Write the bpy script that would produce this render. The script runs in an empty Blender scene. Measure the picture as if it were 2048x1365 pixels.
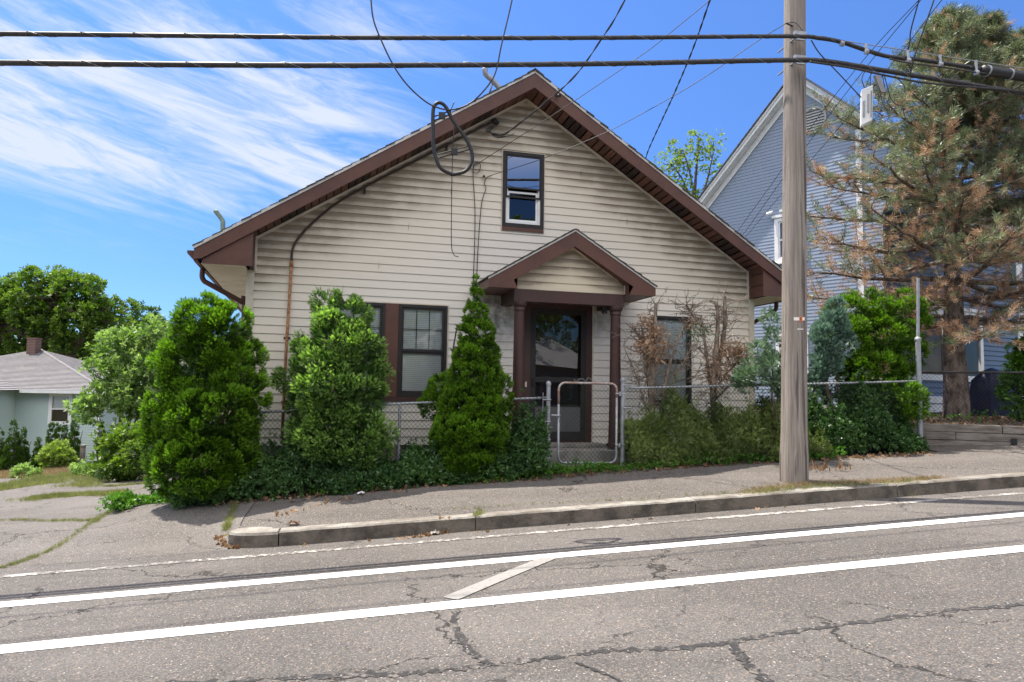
import bpy, math, random
import numpy as np
from mathutils import Vector
random.seed(7)
SC = bpy.context.scene
COL = SC.collection
R_ = math.radians
BA = R_(10.5)

# ---------------------------------------------------------------- camera, sky, sun, exposure
F = 1440.0; PITCH = R_(4.05); ROLL = .0155
CAM = np.array([0, 0, 1.5])
_fw = np.array([0, math.cos(PITCH), math.sin(PITCH)])
_u0 = np.array([0, -math.sin(PITCH), math.cos(PITCH)])
_rt = math.cos(ROLL) * np.array([1., 0, 0]) + math.sin(ROLL) * _u0
_up = -math.sin(ROLL) * np.array([1., 0, 0]) + math.cos(ROLL) * _u0
cd = bpy.data.cameras.new('camera'); cam = bpy.data.objects.new('camera', cd); COL.objects.link(cam)
from mathutils import Matrix
M = Matrix(((_rt[0], _up[0], -_fw[0], CAM[0]), (_rt[1], _up[1], -_fw[1], CAM[1]), (_rt[2], _up[2], -_fw[2], CAM[2]), (0, 0, 0, 1)))
cam.matrix_world = M
cd.sensor_width = 36; cd.lens = 36 * F / 2048; cd.clip_end = 3000; cd.clip_start = .05
SC.camera = cam

SUN_EL = R_(66.5)
SUN_DIR = np.array([.875 * math.cos(SUN_EL), -.485 * math.cos(SUN_EL), -math.sin(SUN_EL)])
SUN_DIR = SUN_DIR / np.linalg.norm(SUN_DIR)
ld = bpy.data.lights.new('sun', 'SUN'); ld.energy = 4.6; ld.angle = R_(.5); ld.color = (1, .93, .83)
sun = bpy.data.objects.new('sun', ld); COL.objects.link(sun)
sun.rotation_euler = Vector(SUN_DIR).to_track_quat('-Z', 'Y').to_euler()
sun.location = (-20, 10, 40)

W = bpy.data.worlds.new('World'); SC.world = W; W.use_nodes = True
nt = W.node_tree; nt.nodes.clear()
def wn(t, **k):
    n = nt.nodes.new(t)
    for a, b in k.items(): setattr(n, a, b)
    return n
out = wn('ShaderNodeOutputWorld'); bg = wn('ShaderNodeBackground')
sky = wn('ShaderNodeTexSky', sky_type='NISHITA', sun_disc=False)
sky.sun_elevation = SUN_EL; sky.sun_rotation = math.atan2(-SUN_DIR[0], -SUN_DIR[1])
sky.air_density = 1.0; sky.dust_density = .25; sky.ozone_density = 3.0
tc = wn('ShaderNodeTexCoord'); sep = wn('ShaderNodeSeparateXYZ'); nt.links.new(tc.outputs['Generated'], sep.inputs[0])
def wm(op, a, b=None, c=None, clamp=False):
    n = wn('ShaderNodeMath', operation=op); n.use_clamp = clamp
    for i, v in enumerate((a, b, c)):
        if v is None: continue
        if isinstance(v, (int, float)): n.inputs[i].default_value = v
        else: nt.links.new(v, n.inputs[i])
    return n.outputs[0]
az = wm('ARCTAN2', sep.outputs[0], sep.outputs[1]); el = wm('ARCSINE', sep.outputs[2])
comb = wn('ShaderNodeCombineXYZ')
# cirrus: streaks rising to the right, fanned and warped
t_ = R_(-12)
u = wm('ADD', wm('MULTIPLY', az, math.cos(t_)), wm('MULTIPLY', el, -math.sin(t_) * -1))
v = wm('SUBTRACT', wm('MULTIPLY', el, math.cos(t_)), wm('MULTIPLY', az, math.sin(t_)))
nt.links.new(wm('MULTIPLY', u, 1.7), comb.inputs[0]); nt.links.new(wm('MULTIPLY', v, 9.5), comb.inputs[1])
warp = wn('ShaderNodeTexNoise'); warp.inputs['Scale'].default_value = 1.6; warp.inputs['Detail'].default_value = 3
nt.links.new(comb.outputs[0], warp.inputs['Vector'])
va = wn('ShaderNodeVectorMath', operation='MULTIPLY_ADD'); nt.links.new(warp.outputs['Color'], va.inputs[0]); va.inputs[1].default_value = (.9, .5, 0); nt.links.new(comb.outputs[0], va.inputs[2])
cn = wn('ShaderNodeTexNoise'); cn.inputs['Scale'].default_value = 1.5; cn.inputs['Detail'].default_value = 9; cn.inputs['Roughness'].default_value = .68
nt.links.new(va.outputs[0], cn.inputs['Vector'])
# region: the left half of the sky, thinning towards the right and in a low clear strip
def ss(x, a, b):
    n = wn('ShaderNodeMapRange', interpolation_type='SMOOTHSTEP'); nt.links.new(x, n.inputs[0]); n.inputs[1].default_value = a; n.inputs[2].default_value = b
    return n.outputs[0]
m1 = ss(az, .02, -.30); m2 = ss(el, .12, .27); m3 = ss(wm('ADD', el, wm('MULTIPLY', az, -.10)), .62, .44)
mask = wm('MULTIPLY', wm('MULTIPLY', m1, m2), m3)
dens = wm('MULTIPLY', ss(wm('ADD', cn.outputs[0], wm('MULTIPLY', mask, .16)), .50, .84), mask)
dens = wm('MINIMUM', wm('MULTIPLY', dens, 1.25), .90)
def vm(op, a, b):
    n = wn('ShaderNodeVectorMath', operation=op)
    for i, v in enumerate((a, b)):
        if isinstance(v, tuple): n.inputs[i].default_value = v
        else: nt.links.new(v, n.inputs[i])
    return n.outputs[0]
gm = wn('ShaderNodeGamma'); gm.inputs[1].default_value = 1.45; nt.links.new(vm('MULTIPLY', sky.outputs[0], (.20, .215, .23)), gm.inputs[0])
hz = wn('ShaderNodeMix', data_type='RGBA'); nt.links.new(ss(el, -.05, .62), hz.inputs[0]); hz.inputs[6].default_value = (.31, .38, .50, 1); hz.inputs[7].default_value = (.95, .95, .97, 1)
blue = vm('MULTIPLY', vm('MULTIPLY', gm.outputs[0], hz.outputs[2]), (4.76, 4.76, 4.76))
# bright cloud added behind the camera and overhead, out of view, to fill shade
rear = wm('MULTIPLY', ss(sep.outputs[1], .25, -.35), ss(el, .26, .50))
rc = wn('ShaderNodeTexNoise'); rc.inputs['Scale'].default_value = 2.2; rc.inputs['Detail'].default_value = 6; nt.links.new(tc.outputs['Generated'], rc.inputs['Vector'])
rear_fill = wm('MULTIPLY', ss(rc.outputs[0], .30, .55), rear)
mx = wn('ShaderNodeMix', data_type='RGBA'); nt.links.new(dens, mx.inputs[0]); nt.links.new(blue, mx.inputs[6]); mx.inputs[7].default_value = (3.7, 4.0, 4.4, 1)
mx1 = mx; mx = wn('ShaderNodeMix', data_type='RGBA'); nt.links.new(rear_fill, mx.inputs[0]); nt.links.new(mx1.outputs[2], mx.inputs[6]); mx.inputs[7].default_value = (12.5, 12.0, 11.6, 1)
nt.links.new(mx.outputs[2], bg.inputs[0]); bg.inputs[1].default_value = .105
nt.links.new(bg.outputs[0], out.inputs[0])
SC.view_settings.view_transform = 'Standard'; SC.view_settings.look = 'None'; SC.view_settings.exposure = 1.08; SC.view_settings.gamma = 1
SC.view_settings.use_curve_mapping = False
SC.render.engine = 'CYCLES'
SC.cycles.max_bounces = 8; SC.cycles.transparent_max_bounces = 24

# ---------------------------------------------------------------- geometry helpers
def ray(x, y): return _fw * F + _rt * (x - 1024) - _up * (y - 682.5)
def atY(x, y, Y):
    r = ray(x, y); return CAM + r * (Y / r[1])
def hit(x, y, p, n):
    r = ray(x, y); return CAM + r * ((np.array(p) - CAM) @ n) / (r @ n)
SD = np.array([math.cos(BA), math.sin(BA)]); TD = np.array([-math.sin(BA), math.cos(BA)])
def st(s, t, z=0.): return np.array([s * SD[0] + t * TD[0], s * SD[1] + t * TD[1], z])
def onT(x, y, t):
    n = np.array([TD[0], TD[1], 0]); return hit(x, y, n * t, n)
def s_of(p): return p[0] * SD[0] + p[1] * SD[1]
def t_of(p): return p[0] * TD[0] + p[1] * TD[1]

def tag(o, label=None, cat=None, group=None, kind=None):
    if label: o['label'] = label
    if cat: o['category'] = cat
    if group: o['group'] = group
    if kind: o['kind'] = kind
    return o
def empty(name, loc=(0, 0, 0), rz=0., **k):
    o = bpy.data.objects.new(name, None); COL.objects.link(o); o.location = loc; o.rotation_euler.z = rz
    o.empty_display_size = .3
    return tag(o, **k)

class MB:
    def __init__(s): s.v = []; s.f = []; s.mi = []; s.cur = 0
    def add(s, vs, fs):
        b = len(s.v); s.v += [tuple(map(float, p)) for p in vs]; s.f += [tuple(b + i for i in f) for f in fs]; s.mi += [s.cur] * len(fs); return s
    def quad(s, a, b, c, d): return s.add((a, b, c, d), ((0, 1, 2, 3),))
    def box(s, x0, x1, y0, y1, z0, z1):
        return s.add([(x, y, z) for z in (z0, z1) for y in (y0, y1) for x in (x0, x1)],
                     [(0, 2, 3, 1), (4, 5, 7, 6), (0, 1, 5, 4), (1, 3, 7, 5), (3, 2, 6, 7), (2, 0, 4, 6)])
    def obox(s, c, ax, ay, az):
        c, ax, ay, az = map(np.array, (c, ax, ay, az))
        return s.add([c + i * ax + j * ay + k * az for k in (-1, 1) for j in (-1, 1) for i in (-1, 1)],
                     [(0, 2, 3, 1), (4, 5, 7, 6), (0, 1, 5, 4), (1, 3, 7, 5), (3, 2, 6, 7), (2, 0, 4, 6)])
    def tube(s, pts, r, n=8, cap=True):
        pts = [np.array(p, float) for p in pts]; m = len(pts)
        rr = r if hasattr(r, '__len__') else [r] * m
        t0 = pts[1] - pts[0]; t0 /= np.linalg.norm(t0) + 1e-12
        a = np.cross(t0, (0, 0, 1.)) if abs(t0[2]) < .9 else np.cross(t0, (1., 0, 0)); a /= np.linalg.norm(a)
        vs = []
        for i, p in enumerate(pts):
            t = pts[min(i + 1, m - 1)] - pts[max(i - 1, 0)]; t /= np.linalg.norm(t) + 1e-12
            a = a - t * (a @ t); a /= np.linalg.norm(a) + 1e-12; b = np.cross(t, a)
            for k in range(n):
                th = 2 * math.pi * k / n; vs.append(p + rr[i] * (math.cos(th) * a + math.sin(th) * b))
        fs = [(i * n + k, i * n + (k + 1) % n, (i + 1) * n + (k + 1) % n, (i + 1) * n + k) for i in range(m - 1) for k in range(n)]
        if cap: fs += [tuple(range(n - 1, -1, -1)), tuple((m - 1) * n + k for k in range(n))]
        return s.add(vs, fs)
    def prism(s, poly, d):
        d = np.array(d); n = len(poly); vs = [np.array(p, float) for p in poly] + [np.array(p) + d for p in poly]
        return s.add(vs, [tuple(range(n)), tuple(range(2 * n - 1, n - 1, -1))] + [(i, i + n, (i + 1) % n + n, (i + 1) % n) for i in range(n)])
    def build(s, name, mats, parent=None, smooth=False, bevel=0):
        me = bpy.data.meshes.new(name); me.from_pydata(s.v, [], s.f)
        for m in (mats if isinstance(mats, (list, tuple)) else [mats]): me.materials.append(m)
        if any(s.mi): me.polygons.foreach_set('material_index', s.mi)
        if smooth: me.polygons.foreach_set('use_smooth', [True] * len(me.polygons))
        me.update(); me.validate()
        o = bpy.data.objects.new(name, me); COL.objects.link(o)
        if parent: o.parent = parent
        if bevel:
            b = o.modifiers.new('bevel', 'BEVEL'); b.width = bevel; b.segments = 2; b.limit_method = 'ANGLE'
        return o

def spline(pts, k=8):
    pts = [np.array(p, float) for p in pts]; out = []
    P = [2 * pts[0] - pts[1]] + pts + [2 * pts[-1] - pts[-2]]
    for i in range(1, len(P) - 2):
        for j in range(k):
            t = j / k; a, b, c, d = P[i - 1:i + 3]
            out.append(.5 * ((2 * b) + (c - a) * t + (2 * a - 5 * b + 4 * c - d) * t * t + (3 * b - a - 3 * c + d) * t ** 3))
    return out + [pts[-1]]

# ---------------------------------------------------------------- materials
class NG:
    def __init__(s, name):
        s.m = bpy.data.materials.new(name); s.m.use_nodes = True; s.t = s.m.node_tree; s.t.nodes.clear()
        s.out = s.t.nodes.new('ShaderNodeOutputMaterial')
    def n(s, t, **k):
        x = s.t.nodes.new(t)
        for a, b in k.items(): setattr(x, a, b)
        return x
    def l(s, a, b): s.t.links.new(a, b)
    def set(s, node, **k):
        for a, b in k.items():
            i = node.inputs[a.replace('_', ' ')] if a.replace('_', ' ') in node.inputs else node.inputs[a]
            if hasattr(b, 'is_output') or isinstance(b, bpy.types.NodeSocket): s.l(b, i)
            else: i.default_value = b
    def math(s, op, a, b=None, clamp=False):
        x = s.n('ShaderNodeMath', operation=op); x.use_clamp = clamp
        for i, v in enumerate((a, b)):
            if v is None: continue
            if isinstance(v, (int, float)): x.inputs[i].default_value = v
            else: s.l(v, x.inputs[i])
        return x.outputs[0]
    def coord(s, scale=(1, 1, 1), which='Object'):
        c = s.n('ShaderNodeTexCoord'); mp = s.n('ShaderNodeMapping'); s.l(c.outputs[which], mp.inputs[0]); mp.inputs['Scale'].default_value = scale
        return mp.outputs[0]
    def noise(s, scale, detail=4, rough=.55, vec=None, out=0):
        x = s.n('ShaderNodeTexNoise'); x.inputs['Scale'].default_value = scale; x.inputs['Detail'].default_value = detail; x.inputs['Roughness'].default_value = rough
        s.l(vec if vec is not None else s.coord(), x.inputs['Vector']); return x.outputs[out]
    def ss(s, v, a, b, lo=0, hi=1):
        x = s.n('ShaderNodeMapRange', interpolation_type='SMOOTHSTEP'); s.l(v, x.inputs[0])
        for i, q in enumerate((a, b, lo, hi)): x.inputs[i + 1].default_value = q
        return x.outputs[0]
    def mix(s, f, a, b, mode='MIX'):
        x = s.n('ShaderNodeMix', data_type='RGBA', blend_type=mode)
        for i, v in ((0, f), (6, a), (7, b)):
            if isinstance(v, bpy.types.NodeSocket): s.l(v, x.inputs[i])
            elif i == 0: x.inputs[0].default_value = v
            else: x.inputs[i].default_value = (*v, 1) if len(v) == 3 else v
        return x.outputs[2]
    def bsdf(s, color, rough=.6, spec=.5, metal=0, bump=None, bstr=.3, bdist=.01):
        x = s.n('ShaderNodeBsdfPrincipled')
        if isinstance(color, bpy.types.NodeSocket): s.l(color, x.inputs['Base Color'])
        else: x.inputs['Base Color'].default_value = (*color, 1)
        if isinstance(rough, bpy.types.NodeSocket): s.l(rough, x.inputs['Roughness'])
        else: x.inputs['Roughness'].default_value = rough
        x.inputs['Specular IOR Level'].default_value = spec; x.inputs['Metallic'].default_value = metal
        if bump is not None:
            b = s.n('ShaderNodeBump'); b.inputs['Strength'].default_value = bstr; b.inputs['Distance'].default_value = bdist
            s.l(bump, b.inputs['Height']); s.l(b.outputs[0], x.inputs['Normal'])
        return x.outputs[0]
    def done(s, sh): s.l(sh, s.out.inputs[0]); return s.m

def pmat(name, col, rough=.55, col2=None, scale=6, detail=5, amt=.5, bump=0, bscale=60, metal=0, spec=.4, stretch=(1, 1, 1)):
    g = NG(name); v = g.coord(stretch)
    n1 = g.noise(scale, detail, .6, v)
    c2 = col2 or tuple(c * .72 for c in col)
    c = g.mix(g.math('MULTIPLY', g.ss(n1, .35, .7), amt), col, c2)
    b = g.noise(bscale, 3, .6, v) if bump else None
    return g.done(g.bsdf(c, rough, spec, metal, b, bump, .01))

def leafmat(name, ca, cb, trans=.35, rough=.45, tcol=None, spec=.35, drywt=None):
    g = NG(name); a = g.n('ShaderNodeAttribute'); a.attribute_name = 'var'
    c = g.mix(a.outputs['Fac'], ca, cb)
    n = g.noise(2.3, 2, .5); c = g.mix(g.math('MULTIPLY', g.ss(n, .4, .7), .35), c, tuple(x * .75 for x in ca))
    p = g.bsdf(c, rough, spec)
    tr = g.n('ShaderNodeBsdfTranslucent'); tc = g.mix(1.0, c, tcol or (1.25, 1.5, .55), 'MULTIPLY'); g.l(tc, tr.inputs[0])
    m = g.n('ShaderNodeMixShader'); m.inputs[0].default_value = trans; g.l(p, m.inputs[1]); g.l(tr.outputs[0], m.inputs[2])
    return g.done(m.outputs[0])

MT = {}
MT['brown'] = pmat('brown_paint', (.105, .044, .030), .5, (.06, .027, .022), 3, amt=.6, bump=.1)
MT['browndark'] = pmat('dark_brown_paint', (.06, .027, .022), .5, (.04, .02, .017), 4, amt=.7, bump=.15, bscale=90)
MT['bronze'] = pmat('bronze_aluminium', (.030, .027, .027), .5, (.018, .017, .018), 8, spec=.25)
MT['cream'] = pmat('cream_trim', (.62, .55, .45), .5, (.45, .38, .28), 4, amt=.7)
MT['white'] = pmat('white_vinyl', (.78, .78, .77), .4, (.6, .6, .58), 5, amt=.5)
MT['drip'] = pmat('grey_drip_edge', (.52, .50, .47), .45, (.38, .36, .33), 9, amt=.6, metal=.2)
MT['galv'] = pmat('galvanized_steel', (.34, .36, .385), .5, (.22, .22, .225), 14, amt=.8, metal=.4, bump=.1)
MT['rust'] = pmat('rusted_steel', (.42, .22, .10), .8, (.13, .05, .025), 30, 8, amt=1, bump=.4, bscale=120)
MT['greenpipe'] = pmat('weathered_green_pipe', (.22, .30, .26), .6, (.12, .16, .14), 20, amt=.8)
MT['black'] = pmat('black_rubber', (.016, .016, .017), .5, (.03, .03, .03), 10, amt=.5)
MT['mesh'] = pmat('green_coated_wire', (.018, .035, .028), .6, (.05, .06, .055), 14, amt=.5, spec=.12)
MT['cable'] = pmat('cable_jacket', (.02, .019, .02), .5, (.06, .055, .055), 25, amt=.7, stretch=(1, 1, 1))
MT['steelwire'] = pmat('steel_strand', (.32, .32, .33), .45, (.16, .16, .16), 30, metal=.5)
MT['concrete'] = pmat('concrete_step', (.26, .25, .23), .85, (.14, .13, .12), 6, 8, amt=.8, bump=.4)
MT['soil'] = pmat('dark_soil', (.055, .040, .028), .95, (.10, .08, .055), 14, 8, amt=.9, bump=.8, bscale=30)
MT['chimney'] = None

def mat_siding(name, base, dirt, gable=None, porch=False, wear=.25):
    g = NG(name); c = g.n('ShaderNodeTexCoord'); sp = g.n('ShaderNodeSeparateXYZ'); g.l(c.outputs['Object'], sp.inputs[0])
    X, Y, Z = sp.outputs
    n1 = g.noise(1.3, 5, .6); n2 = g.noise(1.6, 6, .6, g.coord((1.2, 1, 1.6))); n3 = g.noise(90, 3, .5)
    col = g.mix(g.math('MULTIPLY', n1, .35), base, tuple(x * .86 for x in base))
    col = g.mix(g.math('MULTIPLY', g.ss(n3, .35, .65), .10), col, tuple(x * .7 for x in base))
    if gable:
        cx, pz, sl, reach, course = gable
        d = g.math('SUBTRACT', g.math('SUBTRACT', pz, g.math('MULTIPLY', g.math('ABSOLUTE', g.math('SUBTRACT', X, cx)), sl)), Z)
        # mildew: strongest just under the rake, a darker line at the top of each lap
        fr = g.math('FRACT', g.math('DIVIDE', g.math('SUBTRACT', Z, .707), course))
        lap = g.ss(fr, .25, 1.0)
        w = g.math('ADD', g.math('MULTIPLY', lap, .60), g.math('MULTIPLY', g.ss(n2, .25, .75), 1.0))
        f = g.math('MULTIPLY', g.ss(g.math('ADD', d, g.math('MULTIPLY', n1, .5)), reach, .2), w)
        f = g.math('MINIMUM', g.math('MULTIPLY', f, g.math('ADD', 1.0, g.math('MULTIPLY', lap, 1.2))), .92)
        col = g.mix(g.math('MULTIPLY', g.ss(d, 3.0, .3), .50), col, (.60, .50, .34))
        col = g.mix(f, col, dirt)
    if porch:
        # black mildew blooming beside the porch roof and beam
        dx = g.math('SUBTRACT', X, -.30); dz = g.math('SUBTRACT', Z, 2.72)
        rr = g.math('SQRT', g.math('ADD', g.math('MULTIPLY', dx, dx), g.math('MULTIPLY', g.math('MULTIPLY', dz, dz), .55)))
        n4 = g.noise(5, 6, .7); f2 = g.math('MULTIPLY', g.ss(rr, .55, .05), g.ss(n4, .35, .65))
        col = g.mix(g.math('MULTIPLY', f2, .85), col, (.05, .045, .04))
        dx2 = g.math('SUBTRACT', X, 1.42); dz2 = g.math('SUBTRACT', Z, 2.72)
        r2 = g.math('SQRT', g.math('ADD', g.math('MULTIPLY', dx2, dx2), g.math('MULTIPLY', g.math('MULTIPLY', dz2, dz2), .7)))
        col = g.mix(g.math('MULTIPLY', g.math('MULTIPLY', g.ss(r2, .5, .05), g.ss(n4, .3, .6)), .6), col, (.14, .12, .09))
    return g.done(g.bsdf(col, .5, .35, 0, n3, .12, .004))
SID = (.71, .665, .60)
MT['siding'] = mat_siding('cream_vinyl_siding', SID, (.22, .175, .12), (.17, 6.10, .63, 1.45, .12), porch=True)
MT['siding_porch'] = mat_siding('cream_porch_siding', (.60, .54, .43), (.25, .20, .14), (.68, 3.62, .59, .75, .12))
MT['siding_plain'] = mat_siding('plain_cream_siding', SID, (.2, .2, .2))
MT['bluesiding'] = mat_siding('blue_grey_clapboard', (.25, .30, .385), (.2, .2, .2))
MT['bluedark'] = mat_siding('blue_clapboard', (.11, .155, .23), (.2, .2, .2))
MT['mintsiding'] = mat_siding('mint_green_clapboard', (.46, .56, .53), (.2, .2, .2))

def mat_shingle(name, ca, cb):
    g = NG(name); v = g.coord()
    b = g.n('ShaderNodeTexBrick'); g.l(v, b.inputs['Vector']); b.inputs['Scale'].default_value = 1; b.inputs['Brick Width'].default_value = .3; b.inputs['Row Height'].default_value = .14
    b.inputs['Color1'].default_value = (*ca, 1); b.inputs['Color2'].default_value = (*cb, 1); b.inputs['Mortar'].default_value = tuple(x * .55 for x in ca) + (1,); b.inputs['Mortar Size'].default_value = .006
    n = g.noise(3, 5); c = g.mix(g.math('MULTIPLY', n, .5), b.outputs[0], cb)
    return g.done(g.bsdf(c, .9, .2, 0, g.noise(200, 2), .4, .003))
MT['shingle'] = mat_shingle('dark_roof_shingles', (.045, .04, .036), (.085, .075, .065))
MT['shingle_grey'] = mat_shingle('grey_roof_shingles', (.17, .165, .17), (.24, .23, .235))
MT['shingle_blue'] = mat_shingle('charcoal_roof_shingles', (.11, .11, .12), (.17, .17, .18))

def mat_soffit(name, base, cx, pz, period, flip=False):
    g = NG(name); v = g.coord(); n = g.noise(5, 4); c = g.mix(g.math('MULTIPLY', n, .6), base, tuple(x * .55 for x in base))
    return g.done(g.bsdf(c, .55, .4))
MT['soffitA'] = pmat('brown_soffit', (.105, .045, .032), .5, (.065, .03, .024), 4, amt=.6)
MT['soffitC'] = pmat('worn_brown_soffit', (.15, .065, .045), .5, (.09, .04, .03), 4, amt=.6)
MT['soffitB'] = pmat('dark_vented_soffit', (.038, .02, .017), .6, (.02, .012, .01), 4, amt=.6)

def mat_glass(name, tint=(.92, .95, .95), refl=.04, rough=.01, bump=.02, frm=1.5):
    g = NG(name); t = g.n('ShaderNodeBsdfTransparent'); t.inputs[0].default_value = (*tint, 1)
    gl = g.n('ShaderNodeBsdfGlossy'); gl.inputs['Roughness'].default_value = rough
    b = g.n('ShaderNodeBump'); b.inputs['Strength'].default_value = bump; g.l(g.noise(2.5, 2), b.inputs['Height']); g.l(b.outputs[0], gl.inputs['Normal'])
    fr = g.n('ShaderNodeFresnel'); fr.inputs[0].default_value = 1.45
    f = g.math('ADD', g.math('MULTIPLY', fr.outputs[0], frm), refl, clamp=True)
    m = g.n('ShaderNodeMixShader'); g.l(f, m.inputs[0]); g.l(t.outputs[0], m.inputs[1]); g.l(gl.outputs[0], m.inputs[2])
    return g.done(m.outputs[0])
MT['glass'] = mat_glass('window_glass'); MT['glass2'] = mat_glass('storm_door_glass', (.55, .52, .50), .02, frm=1.0); MT['glassU'] = mat_glass('attic_glass', (.3, .34, .36), .42, bump=.01)
MT['room'] = pmat('dark_room', (.02, .019, .018), .9)
MT['blind'] = pmat('white_blind', (.80, .80, .79), .6, (.66, .66, .64), 3, amt=.6)

def mat_asphalt(name, dark, light, seed=0., warm=(.26, .20, .155), crack=True, speck=.62, worn=0):
    g = NG(name); c = g.n('ShaderNodeTexCoord'); mp = g.n('ShaderNodeMapping'); g.l(c.outputs['Object'], mp.inputs[0]); mp.inputs['Location'].default_value = (seed, seed * .7, 0)
    V = mp.outputs[0]
    big = g.noise(.45, 4, .6, V); mid = g.noise(3.5, 5, .65, V)
    vo = g.n('ShaderNodeTexVoronoi'); vo.inputs['Scale'].default_value = 120; g.l(V, vo.inputs['Vector'])
    wn_ = g.n('ShaderNodeTexWhiteNoise'); g.l(vo.outputs['Position'], wn_.inputs['Vector'])
    rt_ = g.n('ShaderNodeMapping'); g.l(c.outputs['Object'], rt_.inputs[0]); rt_.inputs['Rotation'].default_value = (0, 0, -BA); rt_.inputs['Scale'].default_value = (.10, 1.1, 1); band = g.noise(1.3, 4, .6, rt_.outputs[0])
    base = g.mix(g.ss(big, .3, .7), dark, light); base = g.mix(g.math('MULTIPLY', g.ss(band, .40, .68), .55), base, tuple(x * .62 for x in dark)); base = g.mix(g.math('MULTIPLY', g.ss(g.noise(.9, 6, .7, V), .60, .72), .35), base, tuple(x * .55 for x in dark)); base = g.mix(g.math('MULTIPLY', mid, .5), base, dark)
    sp = g.ss(wn_.outputs[0], .45, 1.0); stone = g.mix(wn_.outputs[1] if False else g.ss(wn_.outputs[0], .80, .95), light, warm)
    base = g.mix(g.math('MULTIPLY', sp, speck), base, stone)
    base = g.mix(g.math('MULTIPLY', g.ss(wn_.outputs[0], .30, .05), .5), base, tuple(x * .35 for x in dark))
    base = g.mix(g.ss(wn_.outputs[0], .990, .995), base, (.36, .33, .30))
    h = g.math('MULTIPLY', wn_.outputs[0], 1.0)
    if crack:
        wp = g.n('ShaderNodeVectorMath', operation='MULTIPLY_ADD'); g.l(g.noise(2.2, 5, .7, V, 1), wp.inputs[0]); wp.inputs[1].default_value = (.85, .85, 0); g.l(V, wp.inputs[2])
        v2 = g.n('ShaderNodeTexVoronoi', feature='DISTANCE_TO_EDGE'); v2.inputs['Scale'].default_value = .42; g.l(wp.outputs[0], v2.inputs['Vector'])
        k = g.math('MULTIPLY', g.ss(v2.outputs[0], .0055, .0015), g.ss(g.noise(.9, 3, .6, V), .40, .54))
        v3 = g.n('ShaderNodeTexVoronoi', feature='DISTANCE_TO_EDGE'); v3.inputs['Scale'].default_value = 1.5; g.l(wp.outputs[0], v3.inputs['Vector'])
        k3 = g.math('MULTIPLY', g.ss(v3.outputs[0], .007, .002), g.ss(g.noise(.7, 4, .7, V), .50, .60))
        k = g.math('MAXIMUM', k, g.math('MULTIPLY', k3, .8))
        base = g.mix(g.math('MULTIPLY', k, .88), base, (.018, .016, .014)); h = g.math('SUBTRACT', h, g.math('MULTIPLY', k, 2.5))
    return g, base, h
g, b_, h_ = mat_asphalt('road_asphalt', (.078, .073, .069), (.140, .130, .121), 3.1)
MT['asphalt'] = g.done(g.bsdf(b_, .85, .25, 0, h_, .55, .006))
g, b_, h_ = mat_asphalt('sidewalk_asphalt', (.092, .084, .078), (.150, .138, .129), 11.7, speck=.7)
MT['walk'] = g.done(g.bsdf(b_, .9, .2, 0, h_, .5, .005))
g, b_, h_ = mat_asphalt('driveway_asphalt', (.105, .098, .092), (.17, .16, .15), 23.3, speck=.7)
MT['drive'] = g.done(g.bsdf(b_, .9, .2, 0, h_, .5, .005))
def mat_paint(name, col, lo, hi, sc=26):
    g, b, h = mat_asphalt(name, (.086, .080, .075), (.148, .137, .128), 3.1, crack=True)
    n = g.noise(sc, 8, .75); n2 = g.noise(2, 3, .6)
    f = g.ss(g.math('ADD', n, g.math('MULTIPLY', n2, .3)), lo, hi)
    c = g.mix(f, b, col)
    return g.done(g.bsdf(c, .7, .3, 0, h, .2, .004))
MT['paint'] = mat_paint('white_road_paint', (.74, .73, .71), .43, .56)
MT['paintold'] = mat_paint('faded_road_paint', (.50, .475, .44), .60, .80, 18)
MT['paintgrey'] = mat_paint('worn_grey_paint', (.25, .24, .225), .46, .62)
g, b_, h_ = mat_asphalt('tar_sealer', (.03, .029, .029), (.045, .043, .042), 5.5, warm=(.06, .055, .05), crack=False, speck=.5)
n_ = g.noise(16, 8, .75); f_ = g.ss(n_, .50, .60); MTc = g.mix(f_, b_, (.14, .125, .11)); MT['tar'] = g.done(g.bsdf(MTc, .75, .3, 0, h_, .4, .005))
g = NG('granite_kerb'); n_ = g.noise(120, 3, .6); n2_ = g.noise(2.2, 6, .65)
c_ = g.mix(g.ss(n_, .35, .65), (.24, .225, .20), (.34, .32, .29)); c_ = g.mix(g.math('MULTIPLY', g.ss(n2_, .35, .62), .8), c_, (.12, .10, .078))
MT['granite'] = g.done(g.bsdf(c_, .85, .25, 0, g.noise(22, 7, .7), .7, .02))
MT['granite_face'] = pmat('stained_split_granite', (.15, .125, .10), .9, (.06, .05, .042), 5, 8, amt=1, bump=1., bscale=35)
g = NG('ground_soil_grass'); n_ = g.noise(.8, 6, .65); n2_ = g.noise(14, 6, .7)
c_ = g.mix(g.ss(n_, .38, .60), (.085, .065, .042), (.060, .075, .022)); c_ = g.mix(g.math('MULTIPLY', n2_, .6), c_, (.15, .125, .08))
MT['ground'] = g.done(g.bsdf(c_, .95, .1, 0, n2_, .6, .03))
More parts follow.
